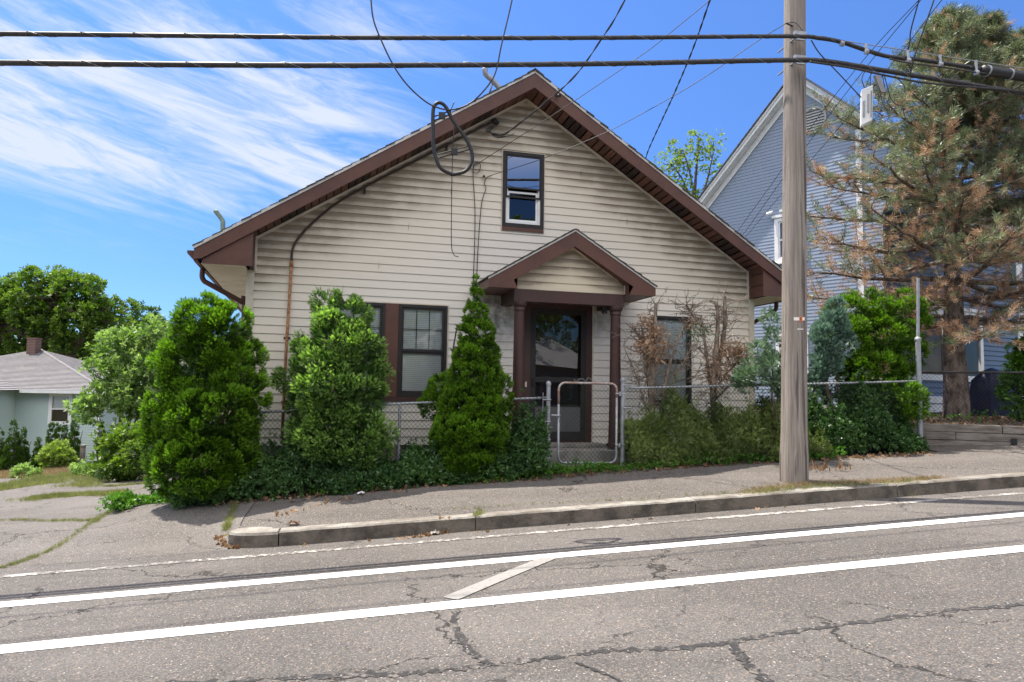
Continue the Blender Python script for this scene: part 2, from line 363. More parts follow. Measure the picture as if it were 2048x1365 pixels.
# weathered pole wood: long vertical checks
g = NG('weathered_pole_wood'); v_ = g.coord((30, 30, .9)); n_ = g.noise(1, 8, .7, v_); v2_ = g.coord((9, 9, .35)); n2_ = g.noise(1, 5, .6, v2_); n3_ = g.noise(1.2, 3, .5)
c_ = g.mix(g.ss(n_, .3, .7), (.15, .122, .10), (.34, .295, .255)); c_ = g.mix(g.math('MULTIPLY', g.ss(n2_, .56, .66), .9), c_, (.075, .055, .045)); c_ = g.mix(g.math('MULTIPLY', n3_, .35), c_, (.30, .27, .25))
MT['pole'] = g.done(g.bsdf(c_, .85, .2, 0, g.math('SUBTRACT', n_, g.math('MULTIPLY', g.ss(n2_, .56, .68), 2.0)), 1, .015))
MT['timber'] = pmat('landscape_timber', (.26, .23, .20), .85, (.12, .10, .085), 3, 8, amt=1, bump=.5, stretch=(1, 1, 6))
def mat_bark(name, a, b, sc=(14, 14, 3)):
    g = NG(name); v = g.coord(sc); n = g.noise(1.2, 7, .7, v); c = g.mix(g.ss(n, .35, .65), a, b)
    return g.done(g.bsdf(c, .9, .15, 0, n, 1, .03))
MT['bark'] = mat_bark('brown_bark', (.05, .036, .028), (.15, .115, .09))
MT['pinebark'] = mat_bark('scaly_pine_bark', (.065, .048, .04), (.24, .19, .16), (9, 9, 5))
MT['greybark'] = mat_bark('grey_dead_bark', (.12, .09, .07), (.36, .29, .23), (25, 25, 6))
g = NG('red_brick'); b = g.n('ShaderNodeTexBrick'); c_ = g.n('ShaderNodeTexCoord'); s_ = g.n('ShaderNodeSeparateXYZ'); g.l(c_.outputs['Object'], s_.inputs[0]); k_ = g.n('ShaderNodeCombineXYZ'); g.l(g.math('ADD', s_.outputs[0], s_.outputs[1]), k_.inputs[0]); g.l(s_.outputs[2], k_.inputs[1]); g.l(k_.outputs[0], b.inputs['Vector']); b.inputs['Scale'].default_value = 1; b.inputs['Brick Width'].default_value = .2; b.inputs['Row Height'].default_value = .07; b.inputs['Mortar Size'].default_value = .01
b.inputs['Color1'].default_value = (.16, .07, .05, 1); b.inputs['Color2'].default_value = (.10, .05, .04, 1); b.inputs['Mortar'].default_value = (.20, .17, .15, 1)
MT['brick'] = g.done(g.bsdf(b.outputs[0], .9, .2))

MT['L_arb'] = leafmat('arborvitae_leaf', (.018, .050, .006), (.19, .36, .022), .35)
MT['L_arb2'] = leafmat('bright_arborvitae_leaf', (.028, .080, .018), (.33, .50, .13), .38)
MT['L_dark'] = leafmat('dark_ivy_leaf', (.028, .070, .024), (.095, .185, .055), .30, .35)
MT['L_weed'] = leafmat('weed_leaf', (.055, .085, .025), (.27, .33, .11), .38)
MT['L_oak'] = leafmat('oak_leaf', (.045, .095, .012), (.19, .28, .035), .38)
MT['L_light'] = leafmat('light_leaf', (.11, .19, .045), (.34, .45, .18), .42)
MT['L_birch'] = leafmat('spring_leaf', (.14, .20, .04), (.30, .38, .10), .45)
MT['L_jun'] = leafmat('juniper_leaf', (.06, .11, .065), (.24, .34, .20), .28, tcol=(1, 1.2, .8))
MT['L_blue'] = leafmat('blue_spruce_leaf', (.07, .13, .10), (.27, .40, .31), .28, tcol=(1, 1.2, 1))
MT['L_pine'] = leafmat('pine_needle', (.065, .092, .045), (.32, .36, .22), .22, .4, tcol=(1.1, 1.2, .7))
MT['L_dead'] = leafmat('dead_needle', (.26, .145, .08), (.60, .44, .31), .28, .7, tcol=(1.2, 1, .7))
MT['L_green2'] = leafmat('glossy_green_leaf', (.045, .13, .015), (.13, .27, .035), .35, .35)
MT['grass'] = leafmat('grass_blade', (.10, .125, .035), (.33, .31, .15), .3, .6)
MT['drygrass'] = leafmat('dry_grass_blade', (.20, .15, .075), (.42, .33, .19), .3, .7, tcol=(1.1, 1, .7))
MT['litter'] = leafmat('dead_leaf', (.17, .09, .045), (.38, .25, .14), .2, .7, tcol=(1.1, 1, .7))

# ---------------------------------------------------------------- foliage engine (numpy)
RG = np.random.default_rng(5)
def unit(a): return a / (np.linalg.norm(a, axis=-1, keepdims=True) + 1e-9)
def rdir(n): return unit(RG.normal(size=(n, 3)))
def blade(p, d, L, w, nrm=(0, 0, 1)):
    p = np.array(p, float); d = np.array(d, float); d /= np.linalg.norm(d); x = np.cross(d, nrm); x /= np.linalg.norm(x) + 1e-9
    return np.array([p, p + d * L * .45 + x * w / 2, p + d * L, p + d * L * .45 - x * w / 2])
def T_frond(k=5):
    q = [blade((0, 0, 0), (0, 1, 0), 1, .09)]
    for i in range(k):
        y = .12 + .62 * i / k; L = .40 * (1 - .5 * i / k)
        for s in (-1, 1):
            q.append(blade((0, y + .04 * s, 0), (s * .62, .80, .30 * s), L, .085, (0, .1, 1)))
    return np.array(q)
def T_broad(k=6, w=.5, L=.55):
    r = np.random.default_rng(3); q = []
    for i in range(k):
        a = i * 2.4; y = .1 + .8 * i / k
        q.append(blade((0, y * .6, 0), (math.cos(a) * .8, .65, math.sin(a) * .8), L, w * L, r.normal(size=3)))
    return np.array(q)
def T_needles(k=26, w=.035, spread=.9, seed=1):
    r = np.random.default_rng(seed); q = [blade((0, -.35, 0), (0, 1, 0), .9, .05)]
    for i in range(k):
        a = i * 2.399; y = -.3 + .9 * i / k
        q.append(blade((0, y, 0), (math.cos(a) * spread, .75 + .3 * i / k, math.sin(a) * spread), .62 * r.uniform(.75, 1.1), w, r.normal(size=3)))
    return np.array(q)
def T_grass(k=6, w=.05):
    r = np.random.default_rng(9)
    return np.array([blade((r.normal() * .12, 0, r.normal() * .12), (r.normal() * .35, 1, r.normal() * .35), r.uniform(.5, 1.1), w, (r.normal(), 0, r.normal())) for _ in range(k)])
TF = T_frond(); TB = T_broad(); TN = T_needles(); TG = T_grass(); TFS = T_frond(3)
TB1 = np.array([blade((0, 0, 0), (0, 1, .1), 1, .62), blade((0, 0, 0), (.6, .5, -.2), .8, .5), blade((0, 0, 0), (-.6, .45, .3), .8, .5)])

def scatter(T, P, D, S, var=None, N=None, droop=0):
    n = len(P); D = unit(D); N = rdir(n) if N is None else N
    X = unit(np.cross(D, N)); Z = np.cross(X, D)
    B = np.stack([X, D, Z], 1)                       # rows: local axes
    S = np.broadcast_to(S, (n,))
    V = np.einsum('qvk,nkj->nqvj', T, B) * S[:, None, None, None] + P[:, None, None, :]
    v = RG.random(n) if var is None else var
    v = np.clip(v[:, None] + RG.normal(size=(n, T.shape[0])) * .12, 0, 1)
    return V.reshape(-1, 4, 3), v.reshape(-1)
def foliage(name, chunks, mats, parent=None):
    V = np.concatenate([c[0] for c in chunks]).astype(np.float32); va = np.concatenate([c[1] for c in chunks]).astype(np.float32)
    mi = np.concatenate([np.full(len(c[0]), c[2] if len(c) > 2 else 0, np.int32) for c in chunks])
    n = len(V); me = bpy.data.meshes.new(name)
    me.vertices.add(n * 4); me.vertices.foreach_set('co', V.reshape(-1))
    me.loops.add(n * 4); me.loops.foreach_set('vertex_index', np.arange(n * 4, dtype=np.int32))
    me.polygons.add(n); me.polygons.foreach_set('loop_start', np.arange(n, dtype=np.int32) * 4)
    try: me.polygons.foreach_set('loop_total', np.full(n, 4, np.int32))
    except Exception: pass
    for m in (mats if isinstance(mats, (list, tuple)) else [mats]): me.materials.append(m)
    me.polygons.foreach_set('material_index', mi)
    at = me.attributes.new('var', 'FLOAT', 'FACE'); at.data.foreach_set('value', va)
    me.update(calc_edges=True)
    o = bpy.data.objects.new(name, me); COL.objects.link(o)
    if parent: o.parent = parent
    return o

def lumps(blobs, lr, dens=1., jit=.12):
    """lump centres over the surface of ellipsoid blobs [(c, r)], dropping those buried in another blob"""
    C, Rr, Nn = [], [], []
    for bi, (c, r) in enumerate(blobs):
        c = np.array(c); r = np.array(r, float); n = max(4, int(dens * 4 * math.pi * ((r[0] * r[1] + r[1] * r[2] + r[0] * r[2]) / 3) / (lr * lr * 2.2)))
        u = rdir(n); p = c + u * r * (.88 + RG.normal(size=(n, 1)) * jit)
        keep = np.ones(n, bool)
        for bj, (c2, r2) in enumerate(blobs):
            if bj != bi: keep &= (((p - np.array(c2)) / np.array(r2)) ** 2).sum(1) > .62
        C.append(p[keep]); Nn.append(unit(u[keep] / r)); Rr.append(lr * RG.uniform(.6, 1.35, keep.sum()))
    return np.concatenate(C), np.concatenate(Nn), np.concatenate(Rr)
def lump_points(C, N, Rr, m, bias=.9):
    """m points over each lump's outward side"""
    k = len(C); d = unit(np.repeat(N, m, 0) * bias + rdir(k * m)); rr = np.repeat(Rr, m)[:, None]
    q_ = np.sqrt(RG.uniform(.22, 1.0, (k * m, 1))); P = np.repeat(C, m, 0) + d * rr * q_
    tone = .22 * np.repeat(RG.random(k), m) + 1.15 * np.clip((q_[:, 0] - .58) / .42, 0, 1) ** 1.1 * np.clip(.72 + .5 * d[:, 2], .25, 1)  # paler tip growth, plus sunlight painted on tops and shade in hollows
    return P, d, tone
def blobs_px(lst, Y, zs=1.0, rnd=.0):
    out = []
    for b in lst:
        x, y, rx, ry = b[:4]; dy = b[4] if len(b) > 4 else 0
        p = atY(x, y, Y + dy); k = (Y + dy) / F
        out.append((p, (rx * k, rx * k * zs, ry * k)))
    return out
def shell_fill(blobs, n, T, size, dirup=.3, lo=.45, hi=.82):
    P, D = [], []
    tot = sum(r[0] * r[1] * r[2] for _, r in blobs)
    for c, r in blobs:
        k = max(8, int(n * r[0] * r[1] * r[2] / tot)); u = rdir(k)
        P.append(np.array(c) + u * np.array(r) * RG.uniform(lo, hi, (k, 1))); D.append(u + np.array([0, 0, dirup]))
    P = np.concatenate(P); D = np.concatenate(D)
    return scatter(T, P, D + rdir(len(P)) * .5, size * RG.uniform(.7, 1.3, len(P)), RG.random(len(P)) * .35)

def limbs(mb, base, top, r0, r1, n=5, wob=.05, seg=8):
    base = np.array(base, float); top = np.array(top, float)
    pts = [base + (top - base) * i / n + (RG.normal(size=3) * wob * (0 < i < n)) for i in range(n + 1)]
    pts = spline(pts, 3); m = len(pts)
    mb.tube(pts, [r0 + (r1 - r0) * i / (m - 1) for i in range(m)], seg)
    return pts

# ---------------------------------------------------------------- terrain
def sm(x, a, b):
    x = np.clip((np.asarray(x, float) - a) / (b - a), 0, 1); return x * x * (3 - 2 * x)
def Rz(s): return .064 + .059 * (60 * np.tanh(np.asarray(s, float) / 60) - 1.385)
GS = [-60, -8, -1.6, .3, 2.3, 3.4, 6, 8.2, 12, 60]; GZ = [-3.2, -.28, .15, .30, .42, .52, .64, .72, .98, 3.2]
def Gz(s): return np.interp(s, GS, GZ)
def Zt(s, t):
    s = np.asarray(s, float); t = np.asarray(t, float)
    road = Rz(s) - .03 * sm(t, 7.1, 7.62) * 0
    a = np.clip((t - 7.62) / 2.12, 0, 1); tilt = .05 * np.clip(t - 9.74, 0, 8)
    right = (Rz(s) + .138) * (1 - a) + Gz(s) * a + tilt * .6
    left = Rz(s) + .11 * sm(t, 7.45, 9.2) + .022 * np.sin(s * 2.1 + t * 1.3) * sm(t, 8, 9.5) + .015 * np.sin(s * 4.3 - t * 2.2) * sm(t, 8, 9) - .048 * np.clip(t - 9.8, 0, 26)
    ws = np.where(t < 9.4, sm(s, -1.9, -1.25), 0); ws2 = sm(s, -3.3 - .087 * (t - 10.5), -2.15 - .087 * (t - 10.5))
    k = sm(t, 8.6, 9.6); q0 = -1.9 + .7 * (1 - sm(t, 7.85, 8.6)); w = sm(s, q0, q0 + .2 + .45 * sm(t, 7.85, 8.6)) * (1 - k) + ws2 * k
    up = left * (1 - w) + right * w
    return np.where(t <= 7.62, road, up)
def G(s, t): return st(s, t, float(Zt(s, t)))
def gpx(x, y, lift=0.):
    r = ray(x, y); r = r / r[1]; lo = 2.; hi = None; Y = 2.
    while Y < 90:
        p = CAM + r * Y
        if p[2] < Zt(s_of(p), t_of(p)): hi = Y; break
        lo = Y; Y += .1 if Y < 20 else .5
    if hi is None: return CAM + r * 90
    for _ in range(18):
        m = (lo + hi) / 2; p = CAM + r * m
        if p[2] < Zt(s_of(p), t_of(p)): hi = m
        else: lo = m
    return CAM + r * hi + np.array([0, 0, lift])
def sheet(name, ss_, ts_, mat, lift=0., zf=None, **k):
    S, T = np.meshgrid(ss_, ts_, indexing='ij'); Z = (zf or Zt)(S, T) + lift
    V = np.stack([S * SD[0] + T * TD[0], S * SD[1] + T * TD[1], Z], -1).reshape(-1, 3); n, m = len(ss_), len(ts_)
    f = [(i * m + j, (i + 1) * m + j, (i + 1) * m + j + 1, i * m + j + 1) for i in range(n - 1) for j in range(m - 1)]
    me = bpy.data.meshes.new(name); me.from_pydata(V.tolist(), [], f); me.materials.append(mat); me.polygons.foreach_set('use_smooth', [True] * len(f)); me.update()
    o = bpy.data.objects.new(name, me); COL.objects.link(o); return tag(o, **k)
far = [-420, -250, -150, -90, -60]; sl = far + list(np.arange(-44, -8, 2.)) + list(np.arange(-8, 14, .2)) + list(np.arange(14, 44, 2.)) + [60, 90, 150, 250, 420]
sheet('ground', sl, [-420, -200, -90, -40, -20, -12, -8.2], MT['ground'], -.03, kind='structure')
sheet('ground_behind', sl, [7.66, 7.7, 7.8, 7.9, 8.1] + list(np.arange(8.4, 14, .25)) + list(np.arange(14, 40, 1.5)) + [44, 60, 90, 150, 250, 420], MT['ground'], -.022, kind='structure').name = 'ground'
sheet('road', sl, [-8.2, -4, -2, 0, 2, 3, 4, 5, 6, 7, 7.45, 7.66], MT['asphalt'], 0, zf=lambda S, T: Rz(S) + 0 * T, kind='structure')
sheet('sidewalk', list(np.arange(-1.42, 30, .2)), [7.79, 7.86, 7.95] + list(np.arange(8.1, 9.6, .2)), MT['walk'], -.004, zf=lambda S, T: Zt(S, T) + .012 * np.sin(S * 1.7) * sm(T, 8, 8.6) * (1 - sm(T, 9, 9.5)), kind='structure')
sheet('sidewalk_end', list(np.arange(8.3, 16, .3)), [9.3, 9.6, 9.9, 10.2, 10.5], MT['walk'], -.007, kind='structure').name = 'sidewalk'
# driveway and its apron on the left, broken asphalt running back beside the house
sheet('driveway', list(np.arange(-30, -1.47, .06)) + [-1.42], [7.625, 7.655, 7.7, 7.8, 7.9] + list(np.arange(8.05, 9.5, .15)), MT['drive'], -.002, kind='structure')
sheet('driveway_back', list(np.arange(-10.5, -2.3, .15)), list(np.arange(9.35, 22, .3)), MT['drive'], -.006, kind='structure').name = 'driveway'

# kerb of granite blocks, each block its own thing; the first one has a rounded nose
KJ = [-.93, 1.05, 3.52, 6.06, 8.9, 11.6, 14.4, 17.2]
def kerb_block(s0, s1, label, nose=False):
    mb = MB(); t0, t1 = 7.615, 7.80; n = max(4, int((s1 - s0) / .09)); ring = []
    for i in range(n + 1):
        s = s0 + (s1 - s0) * i / n; z = float(Rz(s)); top = z + .148 + random.gauss(0, .0018); f = random.gauss(0, .006)
        a, b = t0, t1
        if nose:
            q = 1 - i / n; b = t1 + .22 * min(1, q * 2.2) * (1 - q ** 6 * .35); a = t0 + .36 * q ** 3.2; top -= .035 * q
            if q > .97: b = a + .12
        ring.append([st(s, a - .004 + f, z - .12), st(s, a - .002 + f * .6, z + .05), st(s, a + f * .5, top - .016), st(s, a + .014, top), st(s, b - .01, top + .001), st(s, b, z - .12)])
    vs = [p for r in ring for p in r]; fs = []
    for i in range(n):
        for k in range(5): fs.append((i * 6 + k, (i + 1) * 6 + k, (i + 1) * 6 + k + 1, i * 6 + k + 1))
    fs += [tuple(range(6)), tuple(n * 6 + 5 - k for k in range(6))]
    mb.add(vs, fs); mb.mi = [1 if (q % 5) in (0, 1) and q < 5 * n else 0 for q in range(len(fs))]; o = mb.build('kerb_stone', [MT['granite'], MT['granite_face']])
    return tag(o, label, 'kerb', 'granite kerb stones along the road')
ol = [(-.936, 7.615), (-1.08, 7.625), (-1.22, 7.655), (-1.34, 7.71), (-1.42, 7.79), (-1.455, 7.88), (-1.42, 7.96), (-1.33, 8.01), (-1.2, 8.01), (-1.06, 7.93), (-.936, 7.80)]
ol = [(p[0], p[1]) for p in spline([(a, b, 0) for a, b in ol], 3)]; mb = MB(); m_ = len(ol); cx_, cy_ = -1.15, 7.82
rings = [[st(a, b, float(Rz(a)) - .15) for a, b in ol], [st(a, b, float(Rz(a)) + .118) for a, b in ol], [st(a + (cx_ - a) * .045, b + (cy_ - b) * .06, float(Rz(a)) + .143) for a, b in ol]]
mb.add([p for r in rings for p in r], [(k * m_ + i, k * m_ + (i + 1) % m_, (k + 1) * m_ + (i + 1) % m_, (k + 1) * m_ + i) for k in range(2) for i in range(m_)] + [tuple(2 * m_ + i for i in range(m_))])
mb.mi = [1] * m_ + [0] * (m_ + 1)
tag(mb.build('kerb_stone', [MT['granite'], MT['granite_face']]), 'rounded granite end stone of the kerb beside the driveway apron', 'kerb', 'granite kerb stones along the road')
kl = ['granite kerb stone next to the rounded end stone', 'granite kerb stone in front of the gate, between two open joints', 'granite kerb stone just in front of the utility pole',
      'granite kerb stone right of the utility pole', 'granite kerb stone farthest right, outside the view']
for i in range(len(KJ) - 1):
    if KJ[i] > 11: break
    kerb_block(KJ[i] + .006, KJ[i + 1] - .006, kl[min(i, 4)])

# painted lines and tar seams: thin sheets lying on the road
def strip(name, pts, w, mat, lift, label=None, cat=None, kind='structure', ww=.0, n=10):
    P = spline([np.array([p[0], p[1], 0.]) for p in pts], n); mb = MB(); m = len(P); vs = []
    for i, p in enumerate(P):
        d = P[min(i + 1, m - 1)] - P[max(i - 1, 0)]; d /= np.linalg.norm(d); q = np.array([-d[1], d[0], 0]); wa = w / 2 * (1 + ww * RG.normal()); wb = w / 2 * (1 + ww * RG.normal())
        for sg, h in ((-1, wa), (1, wb)):
            a = p + q * sg * h; vs.append(st(a[0], a[1], float(Rz(a[0])) + lift))
    mb.add(vs, [(2 * i, 2 * i + 2, 2 * i + 3, 2 * i + 1) for i in range(m - 1)])
    return tag(mb.build(name, mat), label, cat, kind=kind)
ls = [-60, -30] + list(range(-14, 18, 4)) + [30, 60]
strip('lane_line', [(s, 6.235) for s in ls], .165, MT['paint'], .004)
strip('lane_line', [(s, 5.11) for s in ls], .175, MT['paint'], .004)
strip('edge_line', [(s, 7.245) for s in ls], .095, MT['paintold'], .004)
def rp(x, y):
    p = hit(x, y, (0, 0, .064 - .059 * 1.385), (-.059 * SD[0], -.059 * SD[1], 1)); return (s_of(p), t_of(p))
strip('hatch_line', [rp(900, 1199), rp(1000, 1157), rp(1098, 1117)], .14, MT['paintgrey'], .0065, n=4)
strip('tar_seam', [rp(-60, 1385), rp(150, 1378), rp(500, 1360), rp(790, 1349), rp(1000, 1330), rp(1180, 1306), rp(1400, 1293), rp(1600, 1262), rp(1850, 1228), rp(2060, 1208)], .05, MT['tar'], .003, ww=.55, n=22)
strip('tar_seam', [rp(912, 1218), rp(910, 1250), rp(925, 1285), rp(950, 1312), rp(985, 1332)], .045, MT['tar'], .0045, ww=.4, n=10)
strip('tar_seam', [rp(1465, 1283), rp(1475, 1305), rp(1500, 1335), rp(1545, 1372)], .05, MT['tar'], .0045, ww=.4, n=10)
strip('tar_seam', [rp(1150, 1326), rp(1200, 1345), rp(1260, 1372)], .02, MT['tar'], .005, ww=.6, n=10)

# ---------------------------------------------------------------- the bungalow
HA = R_(15.5)
house = empty('bungalow_house', (0, 11.015, 0), HA, label='cream sided bungalow with brown trim, front gable and small porch', cat='house')
C0, WL, WR = .17, -3.85, 4.23; PZ, SL = 6.12, .635          # gable centre, wall ends, apex, slope
ZB, CR = .707, .12
FO = .45                                                     # rake overhang
def rake(x): return PZ - SL * abs(x - C0)
OPEN = [(-.17, .45, 4.06, 5.22), (-2.66, -1.02, 1.40, 2.755), (2.34, 3.04, 1.32, 2.765), (.20, 1.30, .60, 2.90)]
def siding_wall(x0, x1, z0, z1, course, opens=(), top=None, yo=0., proud=.013):
    mb = MB(); k = 0; z = z0
    edges = sorted({e for o in opens for e in (o[2], o[3])})
    while z < z1 - 1e-6:
        zt = min(z + course, z1); cuts = [z] + [e for e in edges if z + 1e-4 < e < zt - 1e-4] + [zt]
        for a, b in zip(cuts[:-1], cuts[1:]):
            ya = yo - proud * (1 - (a - z) / course); yb = yo - proud * (1 - (b - z) / course)
            def lim(q):
                if top is None: return x0, x1
                cx, pz, sl = top; h = (pz - q) / sl; return max(x0, cx - h), min(x1, cx + h)
            la, ra = lim(a); lb, rb = lim(b)
            if ra <= la: continue
            if rb < lb: lb = rb = (lb + rb) / 2
            hs = sorted([(o[0], o[1]) for o in opens if o[2] < (a + b) / 2 < o[3]])
            segs = []; cur = None
            xs = [('L', la, lb)]
            for h0, h1 in hs:
                segs.append((xs[-1][1], xs[-1][2], h0, h0)); xs.append(('H', h1, h1))
            segs.append((xs[-1][1], xs[-1][2], ra, rb))
            for sa, sb, ea, eb in segs:
                if ea - sa < .003 and eb - sb < .003: continue
                mb.quad((sa, ya, a), (ea, ya, a), (eb, yb, b), (sb, yb, b))
                if a == z: mb.quad((sa, yo + .002, a), (ea, yo + .002, a), (ea, ya, a), (sa, ya, a))
        z += course
    return mb
mb = siding_wall(WL + .08, WR - .08, ZB, PZ - .01, CR, OPEN, (C0, PZ - .01, SL)); mb.build('front_siding', MT['siding'], house)
# vinyl lap seams: short vertical joints
mb = MB(); 
for x, z in ((-2.05, 3.27), (-1.63, 3.87), (-2.55, 2.91), (-1.0, 4.47), (.9, 3.75), (1.9, 4.23), (2.6, 3.15), (-.6, 3.03), (1.1, 4.95), (3.3, 2.91), (1.75, 2.31)):
    mb = MB(); mb.box(x, x + .002, -.0145, -.004, z + .005, z + .112); mb.build('siding_joint', MT['timber'], house)
# side and back walls with a foundation
mb = MB(); DEP = 9.5
mb.box(WL + .02, WL + .05, .02, DEP, .4, 3.62); mb.box(WR - .05, WR - .02, .02, DEP, .4, 3.62); mb.box(WL + .05, WR - .05, DEP - .03, DEP - .001, .4, 3.6)
mb.prism([(WL + .05, DEP - .03, 3.6), (WR - .05, DEP - .03, 3.6), (C0, DEP - .03, PZ - .1)], (0, .03, 0)); mb.build('side_wall', MT['siding_plain'], house)
mb = MB(); mb.box(WL + .07, WR - .07, .03, DEP - .05, -.6, ZB + .003); mb.build('foundation', MT['concrete'], house)
# corner boards and thin J-trim under the rake
for x0, x1 in ((WL - .015, WL + .085), (WR - .085, WR + .015)):
    mb = MB(); mb.box(x0, x1, -.022, .06, ZB - .01, 3.15); mb.build('corner_board', MT['cream'], house)
mb = MB()
for sg in (-1, 1):
    xe = WL + .10 if sg < 0 else WR - .10
    a = np.array([xe, -.018, rake(xe) - .01]); b = np.array([C0, -.018, PZ - .01]); d = (b - a) / np.linalg.norm(b - a); nn = np.array([-d[2], 0, d[0]]) * (1 if sg < 0 else -1)
    mb.obox((a + b) / 2 - nn * .012, (b - a) / 2, (0, .012, 0), nn * .016)
    mb.obox((xe + sg * .0, -.018, (rake(xe) + 3.13) / 2), (.013, 0, 0), (0, .013, 0), (0, 0, (rake(xe) - 3.13) / 2))
mb.build('rake_trim', MT['cream'], house)
# roof: shingle courses on both slopes
OH = .64; EX0, EX1 = C0 - (C0 - WL) - OH, WR + OH; TOPZ = 6.36; RS = .647
def roofz(x): return TOPZ - RS * abs(x - C0)
half = (EX1 - C0); L = half * math.sqrt(1 + RS * RS); cth = 1 / math.sqrt(1 + RS * RS)
mb = MB(); nrow = int(L / .14)
for sg in (-1, 1):
    hx = (EX1 - C0) if sg > 0 else (C0 - EX0); Ls = hx / cth
    for k in range(int(Ls / .14) + 1):
        u0 = k * .14; u1 = min(u0 + .155, Ls + .02)
        xa = C0 + sg * (hx + .02 - u0 * cth); xb = C0 + sg * max(0, (hx + .02 - u1 * cth))
        za, zb = roofz(xa) + .034, roofz(xb) + .022
        dj = random.uniform(-.012, .014); y0 = -FO - .035 + dj
        mb.add([(xa, y0, za), (xb, y0, zb), (xb, DEP + .3, zb), (xa, DEP + .3, za), (xa, y0, za - .016), (xb, y0, zb - .016), (xb, DEP + .3, zb - .016), (xa, DEP + .3, za - .016)],
               [(0, 1, 2, 3), (7, 6, 5, 4), (0, 4, 5, 1), (3, 7, 4, 0), (1, 5, 6, 2)])
for k in range(32):
    y = -FO - .03 + k * .32; [mb.obox((C0 + q * .06, y + .16, TOPZ + .004), (.0, .165, .004), (.066, 0, -q * .043), (0, 0, .006)) for q in (-1, 1)]
roof = mb.build('roof', MT['shingle'], house)
mb = MB()
for sg in (-1, 1):
    xe = EX1 if sg > 0 else EX0
    mb.prism([(xe, 0, roofz(xe) - .0), (C0, 0, TOPZ), (C0, 0, TOPZ - .03), (xe, 0, roofz(xe) - .03)], (0, DEP + .75, 0))
o = mb.build('roof_deck', MT['browndark'], roof); o.location.y = -FO + .03
# rakes: fascia boards with a grey drip edge
for sg in (-1, 1):
    xe = EX1 if sg > 0 else EX0; mb = MB(); z = roofz(xe)
    mb.prism([(xe, -FO - .012, z - .008), (C0, -FO - .012, TOPZ - .008), (C0, -FO - .012, TOPZ - .25), (xe - sg * .10, -FO - .012, z - .165 + .02), (xe, -FO - .012, z - .165)], (0, .030, 0))
    fa = mb.build('rake_fascia', MT['brown'], house)
    mb = MB(); mb.prism([(xe + sg * .01, -FO - .024, z + .012), (C0, -FO - .024, TOPZ + .02), (C0, -FO - .024, TOPZ - .026), (xe + sg * .01, -FO - .024, z - .032)], (0, .011, 0)); mb.build('drip_edge', MT['drip'], fa)
# sloping soffit boards under each rake
for sg in (-1, 1):
    mb = MB(); xe = (WR - .08) if sg > 0 else (WL + .08); x = C0; k = 0; W_ = .100
    while abs(x - C0) < abs(xe - C0) - .02:
        x2 = x + sg * W_; mb.cur = 1 if (k // 3) % 3 == 2 else (0, 2, 0, 2)[k % 4]
        g_ = .0 if k % 3 else 0
        z0, z1 = rake(x) + .004, rake(x2) + .004; drop = .008 if k % 3 == 0 else 0
        mb.add([(x, -FO + .02, z0 + .028 - drop), (x2 - sg * .014, -FO + .02, z1 + .028 + .012), (x2 - sg * .014, .0, z1 + .012), (x, .0, z0 - drop)], [(0, 1, 2, 3)])
        mb.cur = 3
        mb.add([(x2 - sg * .014, -FO + .02, z1 + .044), (x2, -FO + .02, z1 + .060), (x2, 0, z1 + .035), (x2 - sg * .014, 0, z1 + .016)], [(0, 1, 2, 3)])
        x = x2; k += 1
    mb.build('rake_soffit', [MT['soffitA'], MT['soffitB'], MT['soffitC'], MT['room']], house)
# boxed eave returns, front triangular face and inner side face
ZE = 3.135
for sg in (-1, 1):
    xe = EX1 if sg > 0 else EX0; xw = (WR - .085) if sg > 0 else (WL + .085); mb = MB()
    zi = roofz(xw) - .2
    mb.prism([(xe - sg * .10, -FO + .022, ZE), (xw, -FO + .022, ZE), (xw, -FO + .022, zi), (xe - sg * .1, -FO + .022, roofz(xe) - .16)], (0, .012, 0))
    for j in range(3):
        za = ZE + (zi + .12 - ZE) * j / 3; zb = ZE + (zi + .12 - ZE) * (j + 1) / 3 - .006
        mb.add([(xw - .002 * j * sg, -FO + .03, za), (xw, 0.0, za), (xw, 0.0, zb), (xw + sg * .008, -FO + .03, zb)], [(0, 1, 2, 3)])
    mb.build('eave_return', MT['brown'], house)
    # flat soffit along the eave: ribbed panels
    mb = MB(); y = -FO + .03; x_in = (WR + .0) if sg > 0 else WL
    while y < DEP:
        mb.box(min(x_in, xe - sg * .09), max(x_in, xe - sg * .09), y, y + .052, ZE - .004, ZE + .004); mb.box(min(x_in, xe - sg * .09), max(x_in, xe - sg * .09), y + .052, y + .062, ZE + .004, ZE + .008); y += .062
    mb.build('eave_soffit', MT['cream'], house)
    mb = MB(); mb.box(min(xe, xe - sg * .05), max(xe, xe - sg * .05), -FO + .02, DEP + .3, roofz(xe) - .19, roofz(xe) - .02); ef = mb.build('eave_fascia', MT['brown'], house)
    mb = MB(); x0 = xe + sg * .002; prof = [(x0, roofz(xe) - .03), (x0 + sg * .10, roofz(xe) - .03), (x0 + sg * .10, roofz(xe) - .07), (x0 + sg * .03, roofz(xe) - .14), (x0, roofz(xe) - .14)]
    mb.prism([(a, -FO + .12, b) for a, b in prof], (0, DEP, 0)); gu = mb.build('gutter', MT['brown'], house)
    mb = MB(); xc = xe - sg * .02; y0 = .22
    pts = [(xc, y0, ZE + .02), (xc, y0, ZE - .09), (xc - sg * .03, y0, ZE - .15)] + [(xw + sg * .16, y0 + .02, ZE - .42), (xw + sg * .135, y0 + .03, ZE - .50), (xw + sg * .135, y0 + .03, .55)]
    mb.tube(spline(pts[:3], 4) + spline(pts[3:], 4), .036, 8); mb.build('downspout', MT['brown'], gu, smooth=True)

